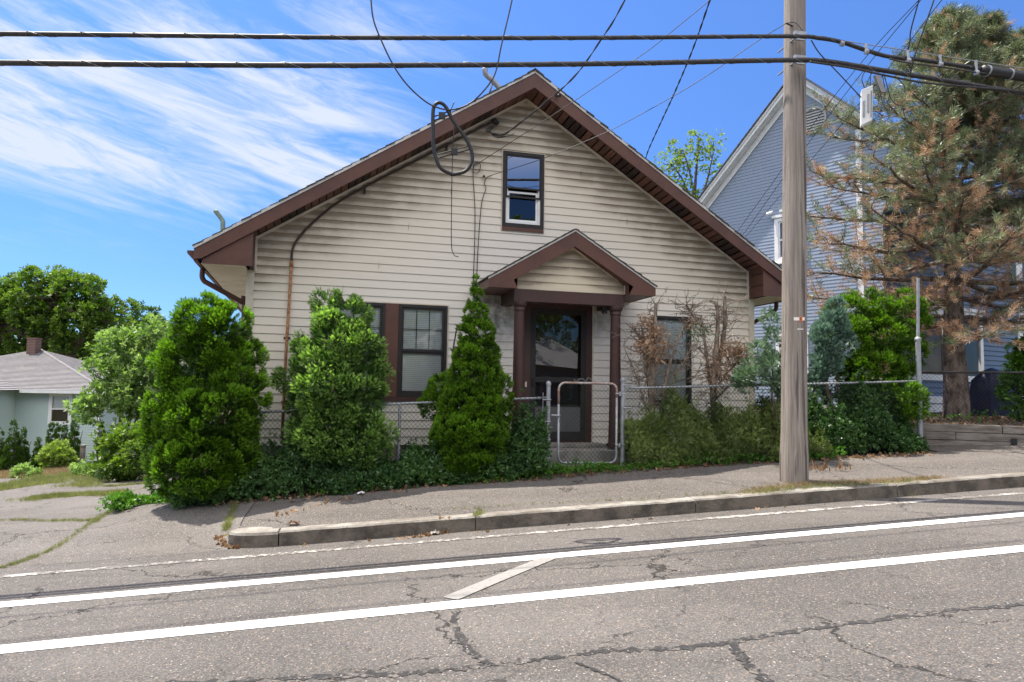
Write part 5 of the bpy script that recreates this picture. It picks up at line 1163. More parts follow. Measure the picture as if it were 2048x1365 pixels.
A2, B2 = W0 - nW * .28 + dW * .6, W0 - nW * .28 + dW * 6.2; L2 = float(np.linalg.norm(B2 - A2)); bf = empty('chain_link_fence', (A2[0], A2[1], 1.08), label='black chain link fence standing on the timber retaining wall', cat='fence')
blackw = pmat('black_coated_wire', (.03, .03, .032), .35, spec=.6); mb = MB(); pos = fdir(A2, B2); chain(mb, 0, L2, lambda s: 1.10, lambda s: 1.93, 0, .06, .0022, pos=lambda s, z: pos(s, z)); rel(mb.build('wire_mesh', blackw, bf), bf)
mb = MB(); mb.tube([pos(0, 1.93), pos(L2, 1.93)], .018, 8); rel(mb.build('top_rail', MT['black'], bf), bf)
for s in (.02, 2.15, 4.3):
    mb = MB(); mb.tube([pos(s, 1.0), pos(s, 1.96)], .022, 8); rel(mb.build('post', MT['black'], bf), bf)
# covered grill: a draped tarp cone
gc = atY(1985, 790, 14.6); mb = MB(); n = 28; vs = []; prof = [(0, .42), (.12, .42), (.5, .40), (.78, .36), (.9, .25), (1.0, .12), (1.04, .02)]
for h, r in prof:
    for k in range(n):
        th = 2 * PI * k / n; f = 1 + .10 * math.sin(5 * th + 2 * h) * (1.1 - h) + .05 * math.sin(11 * th); vs.append((gc[0] + 1.05 * r * f * math.cos(th), gc[1] + .7 * r * f * math.sin(th), 1.12 + h * .98))
mb.add(vs, [(i * n + k, i * n + (k + 1) % n, (i + 1) * n + (k + 1) % n, (i + 1) * n + k) for i in range(len(prof) - 1) for k in range(n)] + [tuple((len(prof) - 1) * n + k for k in range(n))])
tag(mb.build('grill_cover', pmat('navy_tarp', (.022, .030, .085), .45, (.012, .018, .05), 4, bump=.3, bscale=6), smooth=True), 'dark blue tarp draped over a grill beside the patio doors', 'grill cover')
lt = empty('wall_lantern', tuple(atY(1951, 672, 15.9)), label='small dark wall lantern right of the patio doors', cat='lantern'); c = np.array(lt.location); mb = MB(); mb.tube([c + (0, -.1, -.12), c + (0, -.1, -.08), c + (0, -.1, .06), c + (0, -.1, .12)], [.03, .07, .075, .02], 8); rel(mb.build('housing', MT['black'], lt), lt)
mb = MB(); mb.tube([c + (0, .02, .05), c + (0, -.1, .12)], .012, 6); rel(mb.build('bracket', MT['black'], lt), lt)
# lattice panel between the houses
lA, lB = atY(1506, 800, 12.6), atY(1600, 800, 12.9); mb = MB(); dl = lB - lA; dl[2] = 0; LL = np.linalg.norm(dl); dl /= LL; nl = np.array([dl[1], -dl[0], 0]); lA[2] = 0
for i in range(int(LL / .085) + 1): mb.obox(lA + dl * (i * .085) + np.array([0, 0, 1.0]), dl * .011, nl * .004, (0, 0, .42))
for i in range(10): mb.obox(lA + dl * LL / 2 + np.array([0, 0, .62 + i * .085]) + nl * .009, dl * LL / 2, nl * .004, (0, 0, .011))
tag(mb.build('lattice_panel', MT['bronze']), 'dark lattice panel closing the gap beside the house corner', 'lattice')
evergreen('shrub', 'leafy bright green shrub at the right edge in front of the grill cover', 'shrub', [(2040, 735, 26, 40, 0), (2055, 790, 34, 45, 0), (2070, 690, 30, 35, 0), (2030, 780, 18, 30, 0), (2090, 760, 50, 60, 0)], 13.0, MT['L_green2'], lr=.15, m=24, size=.13, T=TB, core=160, up=.2, jit=.2, flr=1.1)
bank('ground_plants', 'small leafy plants and pink flowers on the planting bed', 'plants', (lambda n: (RG.uniform(8.6, 12.6, n), RG.uniform(9.9, 12.2, n), .32 + .14 * RG.random(n))), TB, .09, MT['L_green2'], 0 or 1, kind='stuff') if 0 else None
n = 900; i_ = RG.random((n, 2)); Pp = W0 + dW * (i_[:, :1] * LW) - nW * (.2 + i_[:, 1:] * 3.2); Pp[:, 2] = 1.12 + .10 * RG.random(n) + i_[:, 1] * .06; cl = np.sin(Pp[:, 0] * 5) * np.sin(Pp[:, 1] * 4.2) > .1
V, v = scatter(TB, Pp[cl], rdir(cl.sum()) + np.array([0, 0, .8]), .08, None); tag(foliage('bed_plants', [(V, v)], MT['L_green2']), 'small leafy plants growing on the raised bed under the pine', 'plants', kind='stuff')
n = 1500; i_ = RG.random((n, 2)); Pp = W0 + dW * (i_[:, :1] * LW) - nW * (.1 + i_[:, 1:] * 4); Pp[:, 2] = 1.085 + i_[:, 1] * .1
V, v = scatter(TB1, Pp, rdir(n) + np.array([0, 0, .1]), .05, None); tag(foliage('pine_litter', [(V, v)], MT['litter']), 'brown needles and dead leaves lying on the raised bed', 'dead leaves', kind='stuff')

# ---------------------------------------------------------------- the pine
def pine(label, base, tops, Y, whorls, seedn=3, trunk_r=.20, group=None, leader=None):
    b0 = atY(*base, Y); gz = 1.08; b0[2] = gz; root = empty('pine_tree', tuple(b0), label=label, cat='pine'); rg = np.random.default_rng(seedn); mb = MB(); br = MB()
    tp = spline([b0 - np.array([0, 0, .3])] + [atY(x, y, Y) for x, y in tops], 8); m = len(tp)
    rr = [max(.018, trunk_r * (1 - i / m) ** .85) * (1.30 if i < 3 else 1) for i in range(m)]; mb.tube(tp, rr, 14)
    rel(mb.build('trunk', MT['pinebark'], root, smooth=True), root)
    TP = np.array(tp); P, D, K = [], [], []
    def at(z):
        i = int(np.argmin(abs(TP[:, 2] - z))); return TP[i]
    if leader: LP = np.array(spline([atY(x, y, Y + .3) for x, y in leader[0]], 8)); br.tube(list(LP), [.07 * (1 - .8 * i / len(LP)) for i in range(len(LP))], 8)
    for (z, L, nb, rise, dead) in whorls + (leader[1] if leader else []):
        c = at(abs(z)) if z > 0 else LP[int(np.argmin(abs(LP[:, 2] + z)))]; z = abs(z); a0 = rg.uniform(0, 6.28)
        for k in range(nb):
            a = a0 + 2 * PI * k / nb + rg.normal() * .25; Lb = L * rg.uniform(.72, 1.12); d = np.array([math.cos(a), math.sin(a), rise + rg.normal() * .08]); q = [c + rg.normal(size=3) * .02]; seg = 9
            for j in range(seg):
                d2 = unit(d + np.array([0, 0, -.10 + .30 * (j / seg) ** 1.5]) + rg.normal(size=3) * .10); q.append(q[-1] + d2 * Lb / seg)
            r0 = .012 + .017 * Lb; br.tube(q, [r0 * (1 - .85 * j / seg) for j in range(seg + 1)], 6)
            for j in range(2, seg + 1):
                for sg in (-1, 1, 1 if j % 2 else -1):
                    if j == seg and sg == 1: continue
                    dd = unit(q[j] - q[j - 1]); sd_ = np.cross(dd, (0, 0, 1.)); sd_ /= np.linalg.norm(sd_) + 1e-9; Ls = Lb * rg.uniform(.14, .34) * (1.15 - .6 * j / seg) + .10
                    v = unit(dd * .75 + sd_ * sg * .85 + np.array([0, 0, rg.normal() * .30 + .12])); e = [q[j]]
                    for h in range(4): v = unit(v + rg.normal(size=3) * .16 + np.array([0, 0, .05])); e.append(e[-1] + v * Ls / 4)
                    br.tube(e, [.008, .007, .006, .004, .003], 4)
                    dk = 1 if rg.random() < dead else 0
                    bare = rg.random() < dead * .16
                    for h in (1, 2, 3, 4):
                        if bare and h < 4 or (bare and rg.random() < .5): continue
                        for rep_ in range(2 if (z < 6 or rg.random() < .25) else 1):
                            P.append(e[h] + rg.normal(size=3) * .035); D.append(v + rg.normal(size=3) * .45 + (0, 0, .15)); K.append(dk if rg.random() < .92 else 1 - dk)
            P.append(q[-1]); D.append(unit(q[-1] - q[-2]) + (0, 0, .3)); K.append(0)
    # candles and the leader
    for t_ in np.linspace(.80, 1, 10): P.append(TP[int((m - 1) * t_)]); D.append(np.array([rg.normal() * .3, rg.normal() * .3, 1])); K.append(0)
    rel(br.build('branches', MT['pinebark'], root, smooth=True), root)
    P = np.array(P); D = np.array(D); K = np.array(K); ch = []
    for kk in (0, 1):
        s_ = K == kk
        if s_.sum(): V, v = scatter(T_needles(14, .07, .75, 4), P[s_], D[s_], (.160 if kk == 0 else .14) * rg.uniform(.75, 1.2, s_.sum())); ch.append((V, v, kk))
    rel(foliage('needles', ch, [MT['L_pine'], MT['L_dead']], root), root); print('pine tufts', len(P))
WH = []
for i, z in enumerate(np.arange(3.0, 8.6, .36)):
    f = (z - 3.0) / 5.6; L = 2.75 * (1 - .10 * abs(f - .25) * 2) * min(1, (1.06 - f) * 1.55) if f > .1 else 2.3
    dead = .80 if z < 3.9 else (.55 if z < 4.7 else (.36 if z < 5.6 else (.20 if z < 6.4 else (.08 if z < 7.2 else .04)))); WH.append((z, max(.35, L), 5, .02 + .30 * f + (.0 if z > 4 else -.05), dead))
pine('big pine with rusty dead needles in its lower branches, trunk before the patio doors', (1912, 838), [(1912, 780), (1908, 700), (1906, 560), (1898, 400), (1893, 240), (1892, 120), (1897, 22)], 13.0, WH, 3, .235, leader=([(1900, 420), (1930, 330), (1955, 200), (1966, 42)], [(-z, max(.25, 1.0 * min(1, (8.75 - z) / 1.4)), 5, .4, .04) for z in np.arange(6.4, 8.6, .34)]))
WH2 = [(z, max(.3, 2.2 * min(1, (8.75 - z) / 2.2)), 5, .25, .1 if z > 5.3 else .6) for z in np.arange(4.4, 8.6, .36)]
pine('second pine partly cut off by the right edge of the view', (2075, 838), [(2072, 700), (2068, 500), (2062, 300), (2056, 150), (2052, 60)], 13.6, WH2, 8, .17)

# ---------------------------------------------------------------- left background: green house, trees, yard
gh = empty('green_house', (-15.9, 28, -1.75), label='small mint green house with a grey hip roof and brick chimney at the left edge', cat='house')
ez = 3.03      # eave height in the local frame
mb = siding_wall(-10.4, 0, .15, ez, .10, [(-1.86, -1.20, 1.84, 2.82)], None, 0, .024); mb.build('front_siding', MT['mintsiding'], gh)
mb = MB(); mb.box(-.04, 0, .02, 8, 0, ez); mb.box(-10.4, -10.36, .02, 8, 0, ez); mb.box(-10.36, -.04, 7.96, 8, 0, ez); mb.build('side_wall', MT['mintsiding'], gh)
mb = MB(); mb.box(-10.4, 0, .03, 8, -1, .15); mb.build('foundation', MT['concrete'], gh)
mb = MB(); mb.box(-.10, .02, -.03, .02, 0, ez); mb.build('corner_board', MT['white'], gh)
mb = siding_wall(-10.4, -3.28, .15, ez, .10, [(-4.6, -3.55, 1.84, 2.82)], None, -1.5, .024); mb.build('bay_siding', MT['mintsiding'], gh)
mb = MB(); mb.box(-3.32, -3.28, -1.48, 0, .0, ez); mb.box(-10.4, -3.3, -1.45, -.0, -1, .15); mb.build('bay_side_wall', MT['mintsiding'], gh)
mb = MB(); mb.box(-3.42, -3.25, -1.54, -1.49, 0, ez); mb.build('corner_board', MT['white'], gh)
mb = MB(); pk = np.array([-5.1, 4.0, 4.80]); e = .42; cs = [np.array([-10.8, -e, ez]), np.array([e, -e, ez]), np.array([e, 8 + e, ez]), np.array([-10.8, 8 + e, ez])]
for i in range(4):
    a, b = cs[i], cs[(i + 1) % 4]; nrow = 34
    for k in range(nrow):
        f0, f1 = k / nrow, min(1, (k + 1.15) / nrow); l = np.array([0, 0, .03 * (1 if k < nrow else 0)])
        mb.quad(a + (pk - a) * f0 + l, b + (pk - b) * f0 + l, b + (pk - b) * f1 + l * .2, a + (pk - a) * f1 + l * .2)
mb.quad(cs[0] - (0, 0, .02), cs[1] - (0, 0, .02), cs[2] - (0, 0, .02), cs[3] - (0, 0, .02)); gr = mb.build('roof', MT['shingle_grey'], gh)
mb = MB(); pk2 = np.array([-7.0, 1.2, 4.3]); c2 = [np.array([-10.8, -1.5 - e, ez - .02]), np.array([-3.28 + e, -1.5 - e, ez - .02]), np.array([-3.28 + e, 2, ez - .02]), np.array([-10.8, 2, ez - .02])]
for i in range(4):
    a, b = c2[i], c2[(i + 1) % 4]
    for k in range(20):
        f0, f1 = k / 20, min(1, (k + 1.15) / 20); l = np.array([0, 0, .03]); mb.quad(a + (pk2 - a) * f0 + l, b + (pk2 - b) * f0 + l, b + (pk2 - b) * f1 + l * .2, a + (pk2 - a) * f1 + l * .2)
mb.build('bay_roof', MT['shingle_grey'], gh)
mb = MB(); mb.tube([cs[1] + (0, 0, .02), pk + (0, 0, .02)], .055, 6); mb.tube([c2[1] + (0, 0, .03), pk2 + (0, 0, .03)], .055, 6); mb.build('hip_cap', MT['shingle_grey'], gr)
mb = MB(); mb.box(-3.28 + e, e + .02, -e - .03, -e + .02, ez - .10, ez + .02); mb.box(e - .02, e + .02, -e + .02, 8, ez - .1, ez + .0); mb.box(-10.8, -3.28 + e + .02, -1.5 - e - .03, -1.5 - e + .02, ez - .12, ez); mb.build('gutter', MT['white'], gh)
mb = MB(); mb.tube([(-3.2 + e, -1.5 - e, ez - .05), (-3.15, -1.45, ez - .3), (-3.15, -1.42, .2)], .04, 6); mb.build('downspout', MT['white'], gh)
mb = MB(); mb.box(pk[0] - .19, pk[0] + .19, pk[1] - .6, pk[1] - .2, 4.2, 5.24); mb.box(pk[0] - .21, pk[0] + .21, pk[1] - .62, pk[1] - .18, 5.241, 5.30); mb.build('chimney', MT['brick'], gr)
mb = MB(); mb.tube([(-6.3, .8, 4.0), (-6.3, .8, 4.45)], .05, 8); mb.build('roof_vent', MT['black'], gr)
for (a, b, y) in ((-1.98, -1.08, 0), (-4.75, -3.43, -1.5)):
    mb = MB(); frame(mb, a, b, 1.72, 2.94, .13, y - .04, y + .02); w = mb.build('window', MT['white'], gh)
    mb = MB(); mb.box(a + .13, b - .13, y - .02, y + .01, 2.30, 2.35); mb.build('meeting_rail', MT['white'], w)
    mb = MB(); mb.quad((a + .12, y - .005, 1.84), (b - .12, y - .005, 1.84), (b - .12, y - .005, 2.82), (a + .12, y - .005, 2.82)); mb.build('glass', MT['glass'], w)
    mb = MB(); mb.quad((a + .1, y + .05, 2.32), (b - .1, y + .05, 2.32), (b - .1, y + .05, 2.85), (a + .1, y + .05, 2.85)); mb.build('curtain', MT['blind'], w)
    mb = MB(); mb.box(a + .08, b - .08, y + .3, y + .35, 1.7, 2.9); mb.build('interior', MT['room'], w)
# white garage glimpsed between the trees
gg = empty('garage', tuple(atY(255, 900, 36)[:2]) + (-2.0,), label='small white garage glimpsed behind the leafy young tree', cat='garage')
mb = siding_wall(-2.2, 2.2, 0, 2.5, .15, [], None, 0, .011); mb.build('front_wall', MT['white'], gg); mb = MB(); mb.box(-2.2, 2.2, .02, 5, 0, 2.5); mb.build('side_wall', MT['white'], gg)
mb = MB(); mb.box(-1.2, 1.2, -.03, -.015, 0, 2.0); mb.build('door', MT['cream'], gg)
mb = MB(); mb.prism([(-2.5, -.3, 2.45), (2.5, -.3, 2.45), (0, -.3, 3.9)], (0, 5.6, 0)); mb.build('roof', MT['shingle_grey'], gg)

def broadtree(name, label, cat, bl, Y, leaf, base, limbs_px, r0, T, size, lr, m, zs=.9, dens=1., core=500, jit=.2, up=.2, gz=None, bark=None, shade=.9, group=None, coresize=None):
    blobs = [(c_, tuple(max(q * .55, q - lr * .5) for q in r_)) for c_, r_ in blobs_px(bl, Y, zs)]; b0 = atY(*base, Y); g = float(Zt(s_of(b0), t_of(b0))) if gz is None else gz; b0[2] = g
    root = empty(name, tuple(b0), label=label, cat=cat, group=group); mb = MB()
    hubs = []
    for L in limbs_px:
        r1 = L[0]; P = spline([b0 if p == 'b' else atY(p[0], p[1], Y + (p[2] if len(p) > 2 else 0)) for p in L[1:]], 5); k = len(P); mb.tube(P, [r1 * (1 - .75 * i / (k - 1)) for i in range(k)], 8); hubs += list(P[k // 3:])
    hubs = np.array(hubs)
    C, N, Rr = lumps(blobs, lr, dens, jit)
    for c in C[RG.permutation(len(C))[:140]]:
        h = hubs[np.argmin(((hubs - c) ** 2).sum(1))]; mid_ = (h + c) / 2 + RG.normal(size=3) * lr * .3 + np.array([0, 0, -lr * .2]); L_ = np.linalg.norm(c - h); mb.tube([h, mid_, c], [r0 * .22, r0 * .14, r0 * .05], 5)
    rel(mb.build('trunk', bark or MT['bark'], root, smooth=True), root)
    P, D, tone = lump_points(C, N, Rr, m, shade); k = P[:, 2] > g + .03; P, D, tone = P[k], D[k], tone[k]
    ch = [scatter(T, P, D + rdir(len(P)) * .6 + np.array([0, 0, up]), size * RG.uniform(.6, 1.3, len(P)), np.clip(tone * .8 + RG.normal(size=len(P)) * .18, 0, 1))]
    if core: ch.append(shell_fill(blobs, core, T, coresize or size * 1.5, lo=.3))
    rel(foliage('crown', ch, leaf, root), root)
broadtree('oak_tree', 'large spreading oak behind the green house roof', 'tree', [(40, 608, 66, 48), (100, 588, 66, 42), (165, 596, 60, 42), (215, 625, 50, 44), (20, 670, 50, 48, 1), (85, 655, 60, 42), (150, 655, 55, 42), (215, 668, 34, 28), (70, 570, 36, 18), (-30, 640, 50, 60), (-60, 600, 60, 50), (110, 710, 46, 36, 1), (160, 720, 40, 34, 1)],
    46, MT['L_oak'], (128, 900), [(.75, 'b', (126, 760), (124, 720), (112, 690), (60, 672), (10, 650)), (.5, (126, 750), (140, 700), (170, 670), (190, 640)), (.4, (122, 710), (108, 660), (100, 620), (104, 590)), (.3, (112, 690), (70, 640), (40, 610))], .7, TB, .42, .75, 34, core=900, jit=.22, shade=1.0)
broadtree('tree', 'dark round tree right of the oak, far behind the driveway', 'tree', [(280, 655, 52, 34), (335, 665, 50, 34), (250, 690, 50, 40), (310, 700, 70, 46), (375, 695, 44, 44), (345, 740, 70, 50)], 52, leafmat('deep_green_leaf', (.03, .07, .015), (.08, .14, .03), .3), (310, 900), [(.5, 'b', (310, 740), (300, 680)), (.3, (310, 760), (340, 700), (350, 670))], .4, TB, .42, .8, 26, core=500)
broadtree('tree', 'slim tree with pale fresh leaves rising above the right roof slope', 'tree', [(1398, 285, 32, 32), (1362, 302, 32, 24), (1428, 308, 32, 32), (1340, 334, 30, 20), (1388, 332, 44, 32), (1436, 348, 30, 32), (1328, 358, 28, 18), (1372, 378, 52, 34), (1410, 400, 44, 30), (1445, 390, 20, 30)],
    31, MT['L_birch'], (1392, 900), [(.13, 'b', (1391, 500), (1388, 420), (1392, 350), (1398, 275)), (.07, (1390, 440), (1370, 370), (1345, 330)), (.07, (1390, 430), (1412, 370), (1428, 300)), (.05, (1391, 400), (1378, 340), (1366, 300)), (.05, (1390, 420), (1430, 380), (1445, 350))], .10, TB1, .12, .42, 22, dens=1.0, core=0, jit=.38, gz=.3, shade=.5, bark=MT['bark'])
broadtree('young_tree', 'leafy young tree with pale spring leaves left of the rounded arborvitae', 'tree', [(215, 705, 34, 26), (255, 690, 34, 34), (295, 705, 34, 40), (200, 742, 32, 20, -.3), (240, 760, 44, 34), (285, 775, 42, 44), (185, 792, 22, 13, -.5), (178, 822, 14, 9, -.6), (260, 805, 34, 26), (310, 800, 26, 60), (300, 655, 20, 18)],
    19, MT['L_light'], (240, 905), [(.07, 'b', (242, 820), (235, 760), (225, 710)), (.06, 'b', (262, 820), (270, 750), (265, 690)), (.05, 'b', (285, 800), (292, 740), (298, 690)), (.03, (242, 830), (205, 790), (175, 795)), (.03, (240, 790), (205, 760), (190, 745))], .05, TB, .20, .34, 30, core=260, jit=.3, shade=.7)
broadtree('bush', 'dark leafy bush with glossy leaves at the back edge of the driveway', 'bush', [(225, 925, 34, 20, -.2), (290, 922, 40, 22, -.2), (255, 935, 40, 14, -.3), (215, 900, 34, 20), (260, 890, 40, 30), (300, 880, 34, 40), (245, 870, 40, 20, .4), (200, 920, 24, 12, -.2), (275, 918, 40, 14, -.4)], 16.5, MT['L_oak'], (255, 935), [(.03, 'b', (255, 900), (250, 880))], .03, TB, .16, .26, 30, core=160, jit=.2)
broadtree('bush', 'round light green bush among the small cone shaped evergreens', 'bush', [(115, 912, 27, 24), (100, 922, 18, 18), (132, 920, 16, 16)], 23.5, MT['L_birch'], (115, 945), [(.04, 'b', (115, 920))], .03, TB, .17, .22, 34, core=120)
broadtree('bush', 'ragged low bush with pale leaves at the left edge, below the green house window', 'bush', [(48, 950, 20, 13), (30, 960, 14, 10), (70, 955, 10, 8)], 20.5, MT['L_light'], (48, 965), [(.02, 'b', (48, 950))], .02, TB, .15, .2, 22, core=30, jit=.35)
broadtree('bush', 'wide pale low bush in the meadow right of the round bush', 'bush', [(165, 945, 24, 12), (195, 940, 20, 12), (145, 952, 14, 8)], 19.5, MT['L_light'], (170, 958), [(.02, 'b', (170, 945))], .02, TB, .13, .18, 22, core=30, jit=.35)
def cone(x, yt, yb, hw, Y, label, leaf='L_arb'):
    n = 6; bl = []
    for i in range(n):
        f = (i + .5) / n; y = yt + (yb - yt) * f; bl.append((x, y, max(1.5, hw * min(1, f * 1.15 + .02)), (yb - yt) / n * .85, 0))
    evergreen('cone_evergreen', label, 'evergreen shrub', bl, Y, MT['L_cone'], lr=.08, m=46, size=.07, core=380, up=1.2, jit=.02, group='small cone shaped evergreens before the green house', coresize=.13)
MT['L_cone'] = leafmat('dark_evergreen_leaf', (.022, .052, .010), (.08, .15, .018), .3)
cone(27, 848, 940, 22, 25, 'largest cone shaped evergreen, under the left bay window of the green house'); cone(46, 862, 938, 13, 25.4, 'narrow cone evergreen tucked behind the largest one at the left edge')
cone(75, 882, 938, 14, 24.6, 'shortest cone shaped evergreen, alone between the left pair and the right group'); cone(104, 846, 925, 15, 26.2, 'cone evergreen just behind and left of the round light green bush')
cone(116, 850, 922, 9, 26.6, 'thin cone evergreen right behind the round light green bush'); cone(130, 845, 925, 10, 26.4, 'cone evergreen between the round bush and the tallest cone'); cone(149, 836, 930, 15, 25.6, 'tallest cone shaped evergreen, below the green house window')
cone(203, 846, 905, 9, 27, 'lone thin cone evergreen at the right corner of the green house'); cone(1, 862, 940, 12, 25.2, 'cone evergreen cut by the left edge of the view'); 
mb = MB(); q = atY(164, 930, 24.); q[2] = float(Zt(s_of(q), t_of(q))); mb.box(q[0] - .06, q[0] + .06, q[1] - .06, q[1] + .06, q[2] - .2, q[2] + .72); mb.box(q[0] - .075, q[0] + .075, q[1] - .075, q[1] + .075, q[2] + .721, q[2] + .75); tag(mb.build('wooden_post', MT['timber']), 'short wooden post beside the tallest cone shaped evergreen', 'post')
# far woods closing the horizon behind the houses
bl = []
for x in range(-700, 1100, 60): bl.append((x + RG.normal() * 20, 745 + RG.normal() * 9 + (14 if x > 480 else 0), 58, 42 + RG.uniform(0, 16), RG.uniform(-6, 6)))
for x in range(1400, 2900, 70): bl.append((x, 740 + RG.normal() * 10, 60, 50, RG.uniform(-6, 6)))
B_ = blobs_px(bl, 85, .6); C, N, Rr = lumps(B_, 1.6, .9, .2); P, D, tone = lump_points(C, N, Rr, 16, .9); V, v = scatter(TB, P, D + rdir(len(P)) * .5, 1.0 * RG.uniform(.6, 1.3, len(P)), tone * .6 + .2 * RG.random(len(P)))
V2, v2 = shell_fill(B_, 7000, TB, 2.2, lo=.2); tag(foliage('distant_woods', [(V, v), (V2, v2)], MT['L_oak']), 'far line of woods closing the horizon', 'woods', kind='stuff')

# ---------------------------------------------------------------- grass, weeds and litter
def grass_path(name, label, px, width, n, size, mat, T=None, kind='stuff', cat='grass', up=1.2, hgt=0.):
    Q = [gpx(*p) for p in px]; Q = spline([(s_of(q), t_of(q), 0) for q in Q], 12); Q = np.array(Q); i = RG.integers(0, len(Q) - 1, n); f = RG.random((n, 1)); p = Q[i] * (1 - f) + Q[i + 1] * f
    wm_ = width * (.55 + .45 * np.sin(i * .9) * np.sin(i * .37 + 1)); s = p[:, 0] + RG.normal(size=n) * wm_; t = p[:, 1] + RG.normal(size=n) * wm_ * .8
    z = Zt(s, t) - .005 + hgt * RG.random(n) ** .7 * (.6 + .4 * np.sin(s * 9)); P = np.stack([s * SD[0] + t * TD[0], s * SD[1] + t * TD[1], z], 1); V, v = scatter(T if T is not None else TG, P, rdir(n) * .4 + np.array([0, 0, up]), size * RG.uniform(.4, 1.3, n))
    return tag(foliage(name, [(V, v)], mat), label, cat, kind=kind)
grass_path('grass', 'thin grass growing along the long crack of the driveway apron', [(0, 1137), (60, 1118), (120, 1090), (180, 1048), (205, 1033), (255, 1005), (330, 985)], .035, 900, .045, MT['grass'])
grass_path('grass', 'thin grass growing along the edge between the driveway slabs', [(-40, 1044), (60, 1041), (130, 1042), (185, 1040), (235, 1020)], .04, 500, .05, MT['grass'])
grass_path('grass', 'short grass tuft strip crossing the broken driveway', [(60, 1000), (130, 992), (200, 990), (250, 985)], .16, 2200, .085, MT['grass'])
grass_path('grass', 'grass strip running back up the middle of the driveway', [(160, 975), (185, 965), (200, 955), (190, 946)], .22, 2200, .11, MT['grass'])
grass_path('grass', 'thin grass along the rear cracks of the driveway', [(210, 974), (290, 968), (330, 965)], .08, 600, .07, MT['grass'])
grass_path('grass', 'thin grass along the farthest cracks of the driveway', [(200, 958), (260, 954), (330, 950)], .12, 900, .08, MT['grass'])
grass_path('meadow_grass', 'rough meadow grass along the far left side of the driveway', [(-60, 985), (40, 972), (110, 960), (180, 948), (260, 938), (340, 930)], .55, 9000, .13, MT['grass'])
grass_path('meadow_grass', 'rough dry meadow grass before the small evergreens', [(-80, 962), (40, 950), (160, 940), (300, 932)], 1.1, 9000, .16, MT['drygrass'])
grass_path('weeds', 'weeds growing in the gap at the end of the kerb', [(452, 1062), (457, 1045), (465, 1022), (470, 1005)], .03, 420, .06, MT['grass'])
grass_path('dead_leaves', 'dead leaves caught around the rounded kerb end', [(438, 1072), (450, 1088), (480, 1096)], .04, 90, .045, MT['litter'], TB1, cat='dead leaves', up=.1)
grass_path('grass', 'dry grass and weeds around the foot of the utility pole', [(1500, 985), (1560, 975), (1640, 968), (1720, 966), (1800, 962), (1880, 957)], .13, 1300, .06, MT['drygrass'])
grass_path('weeds', 'green weeds around the foot of the utility pole', [(1500, 988), (1560, 980), (1650, 974), (1740, 970), (1850, 962)], .11, 450, .06, MT['grass'])
grass_path('weeds', 'reddish dry weed sprigs just right of the utility pole', [(1622, 946), (1650, 942), (1690, 940)], .09, 26, .13, MT['litter'], TF)
grass_path('weeds', 'tiny weeds in the open kerb joint in front of the gate', [(950, 1040), (958, 1030), (960, 1020)], .02, 60, .07, MT['grass'])
grass_path('weeds', 'sparse weeds along the back of the kerb', [(880, 1022), (1050, 1010), (1250, 1000), (1400, 990), (1500, 984)], .02, 160, .05, MT['grass'])
grass_path('weeds', 'leafy white flowering weeds at the foot of the gate posts', [(1085, 950), (1120, 945), (1160, 944), (1230, 940)], .06, 260, .08, MT['L_green2'], TB)
grass_path('dead_leaves', 'dry leaves lying in the gutter below the kerb', [(780, 1080), (840, 1074), (880, 1068), (900, 1064)], .03, 110, .05, MT['litter'], TB1, cat='dead leaves', up=.05)
grass_path('dead_leaves', 'single dry leaves scattered along the gutter', [(600, 1092), (1000, 1062), (1240, 1042), (1700, 1005), (1950, 985)], .03, 26, .05, MT['litter'], TB1, cat='dead leaves', up=.05)
grass_path('dead_leaves', 'dry leaves lying on the sidewalk in front of the ivy', [(560, 1030), (680, 1000), (800, 985), (1000, 965)], .10, 60, .05, MT['litter'], TB1, cat='dead leaves', up=.05)
MT['plastic'] = pmat('dirty_plastic', (.42, .39, .35), .4)
def paper(px, py, r, label, seed, mat=None):
    rg = np.random.default_rng(seed); c = gpx(px, py, .006); n = 7; vs = [c + np.array([(i / (n - 1) - .5) * 2 * r + rg.normal() * r * .08, (j / (n - 1) - .5) * 1.3 * r + rg.normal() * r * .08, abs(rg.normal()) * r * .32 + (.25 * r if 1 < i < 5 else 0)]) for i in range(n) for j in range(n)]
    mb = MB(); mb.add(vs, [(i * n + j, (i + 1) * n + j, (i + 1) * n + j + 1, i * n + j + 1) for i in range(n - 1) for j in range(n - 1)]); tag(mb.build('dry_clump' if mat is MT['litter'] else 'paper_scrap', mat or MT['white']), label, 'litter')
paper(808, 972, .065, 'crumpled white paper on the sidewalk edge between the two left arborvitae', 1); paper(778, 978, .045, 'flat white scrap just left of the crumpled paper', 2); paper(722, 989, .04, 'small white scrap farther left under the ivy edge', 3)
paper(870, 1070, .045, 'pale plastic scrap among the dry leaves in the gutter', 4, MT['plastic'])
paper(587, 1050, .055, 'brown dried clump lying on the sidewalk behind the kerb', 5, MT['litter'])

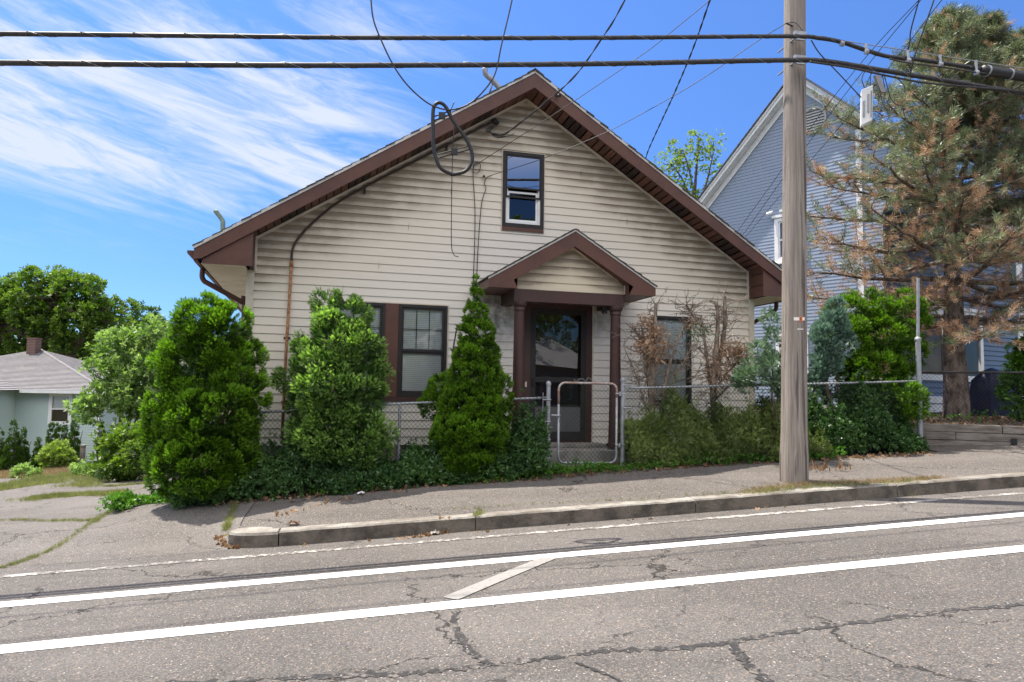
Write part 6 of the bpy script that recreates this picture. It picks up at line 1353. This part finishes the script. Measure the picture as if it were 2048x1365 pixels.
# ---------------------------------------------------------------- across the street, seen only in the glass
ah = empty('house_across', (18.5, -13.5, .2), PI - .6, label='pale roofed house across the street, behind the viewpoint', cat='house')
mb = siding_wall(-6, 6, 0, 2.8, .15, [], None, 0, .012); mb.build('front_wall', MT['bluedark'], ah); mb = MB(); mb.box(-6, 6, .02, 8, 0, 2.8); mb.build('side_wall', MT['bluedark'], ah)
mb = MB(); mb.prism([(-6.5, -.5, 2.7), (-6.5, 8.5, 2.7), (-6.5, 4, 5.2)], (13, 0, 0)); mb.build('roof', pmat('pale_roof', (.75, .75, .74), .8), ah)
for x in (-3.5, 0, 3.5):
    mb = MB(); frame(mb, x - .6, x + .6, .9, 2.2, .1, -.05, 0); mb.build('window', MT['white'], ah)
def backtree(x, y, h, r, label):
    root = empty('tree', (x, y, -.2), label=label, cat='tree'); bl = [((x + RG.normal() * r * .5, y + RG.normal() * r * .4, h * f), (r * .7, r * .7, r * .55)) for f in (.45, .6, .7, .8, .92)]
    C, N, Rr = lumps(bl, .8, .7, .2); P, D, tone = lump_points(C, N, Rr, 14); rel(foliage('crown', [scatter(TB, P, D, .5, tone)], MT['L_oak'], root), root); mb = MB(); mb.tube([(x, y, -.3), (x, y, h * .7)], [.3, .15], 8); rel(mb.build('trunk', MT['bark'], root), root)
for i, (x, y, h, r) in enumerate(((-4, -15, 7.5, 3.0), (4, -19, 9, 3.4), (11.0, -13, 6.5, 2.6), (15, -22, 11, 4.4), (22, -24, 12, 5.0), (31, -20, 10, 4.0), (-14, -20, 8, 3.5))):
    backtree(x, y, h, r, 'leafy tree across the street, %s' % ['well left of the pale roofed house', 'second from the left', 'beside the pale roofed house', 'behind the house, on its left', 'behind the house, on its right', 'farthest to the right', 'farthest to the left'][i])

grass_path('weeds', 'leafy green weed patch on the driveway corner at the foot of the rounded arborvitae', [(225, 1026), (262, 1014), (300, 1005), (335, 1003), (370, 1005)], .11, 1500, .085, MT['L_green2'], TB, cat='weeds', up=.4, hgt=.20)
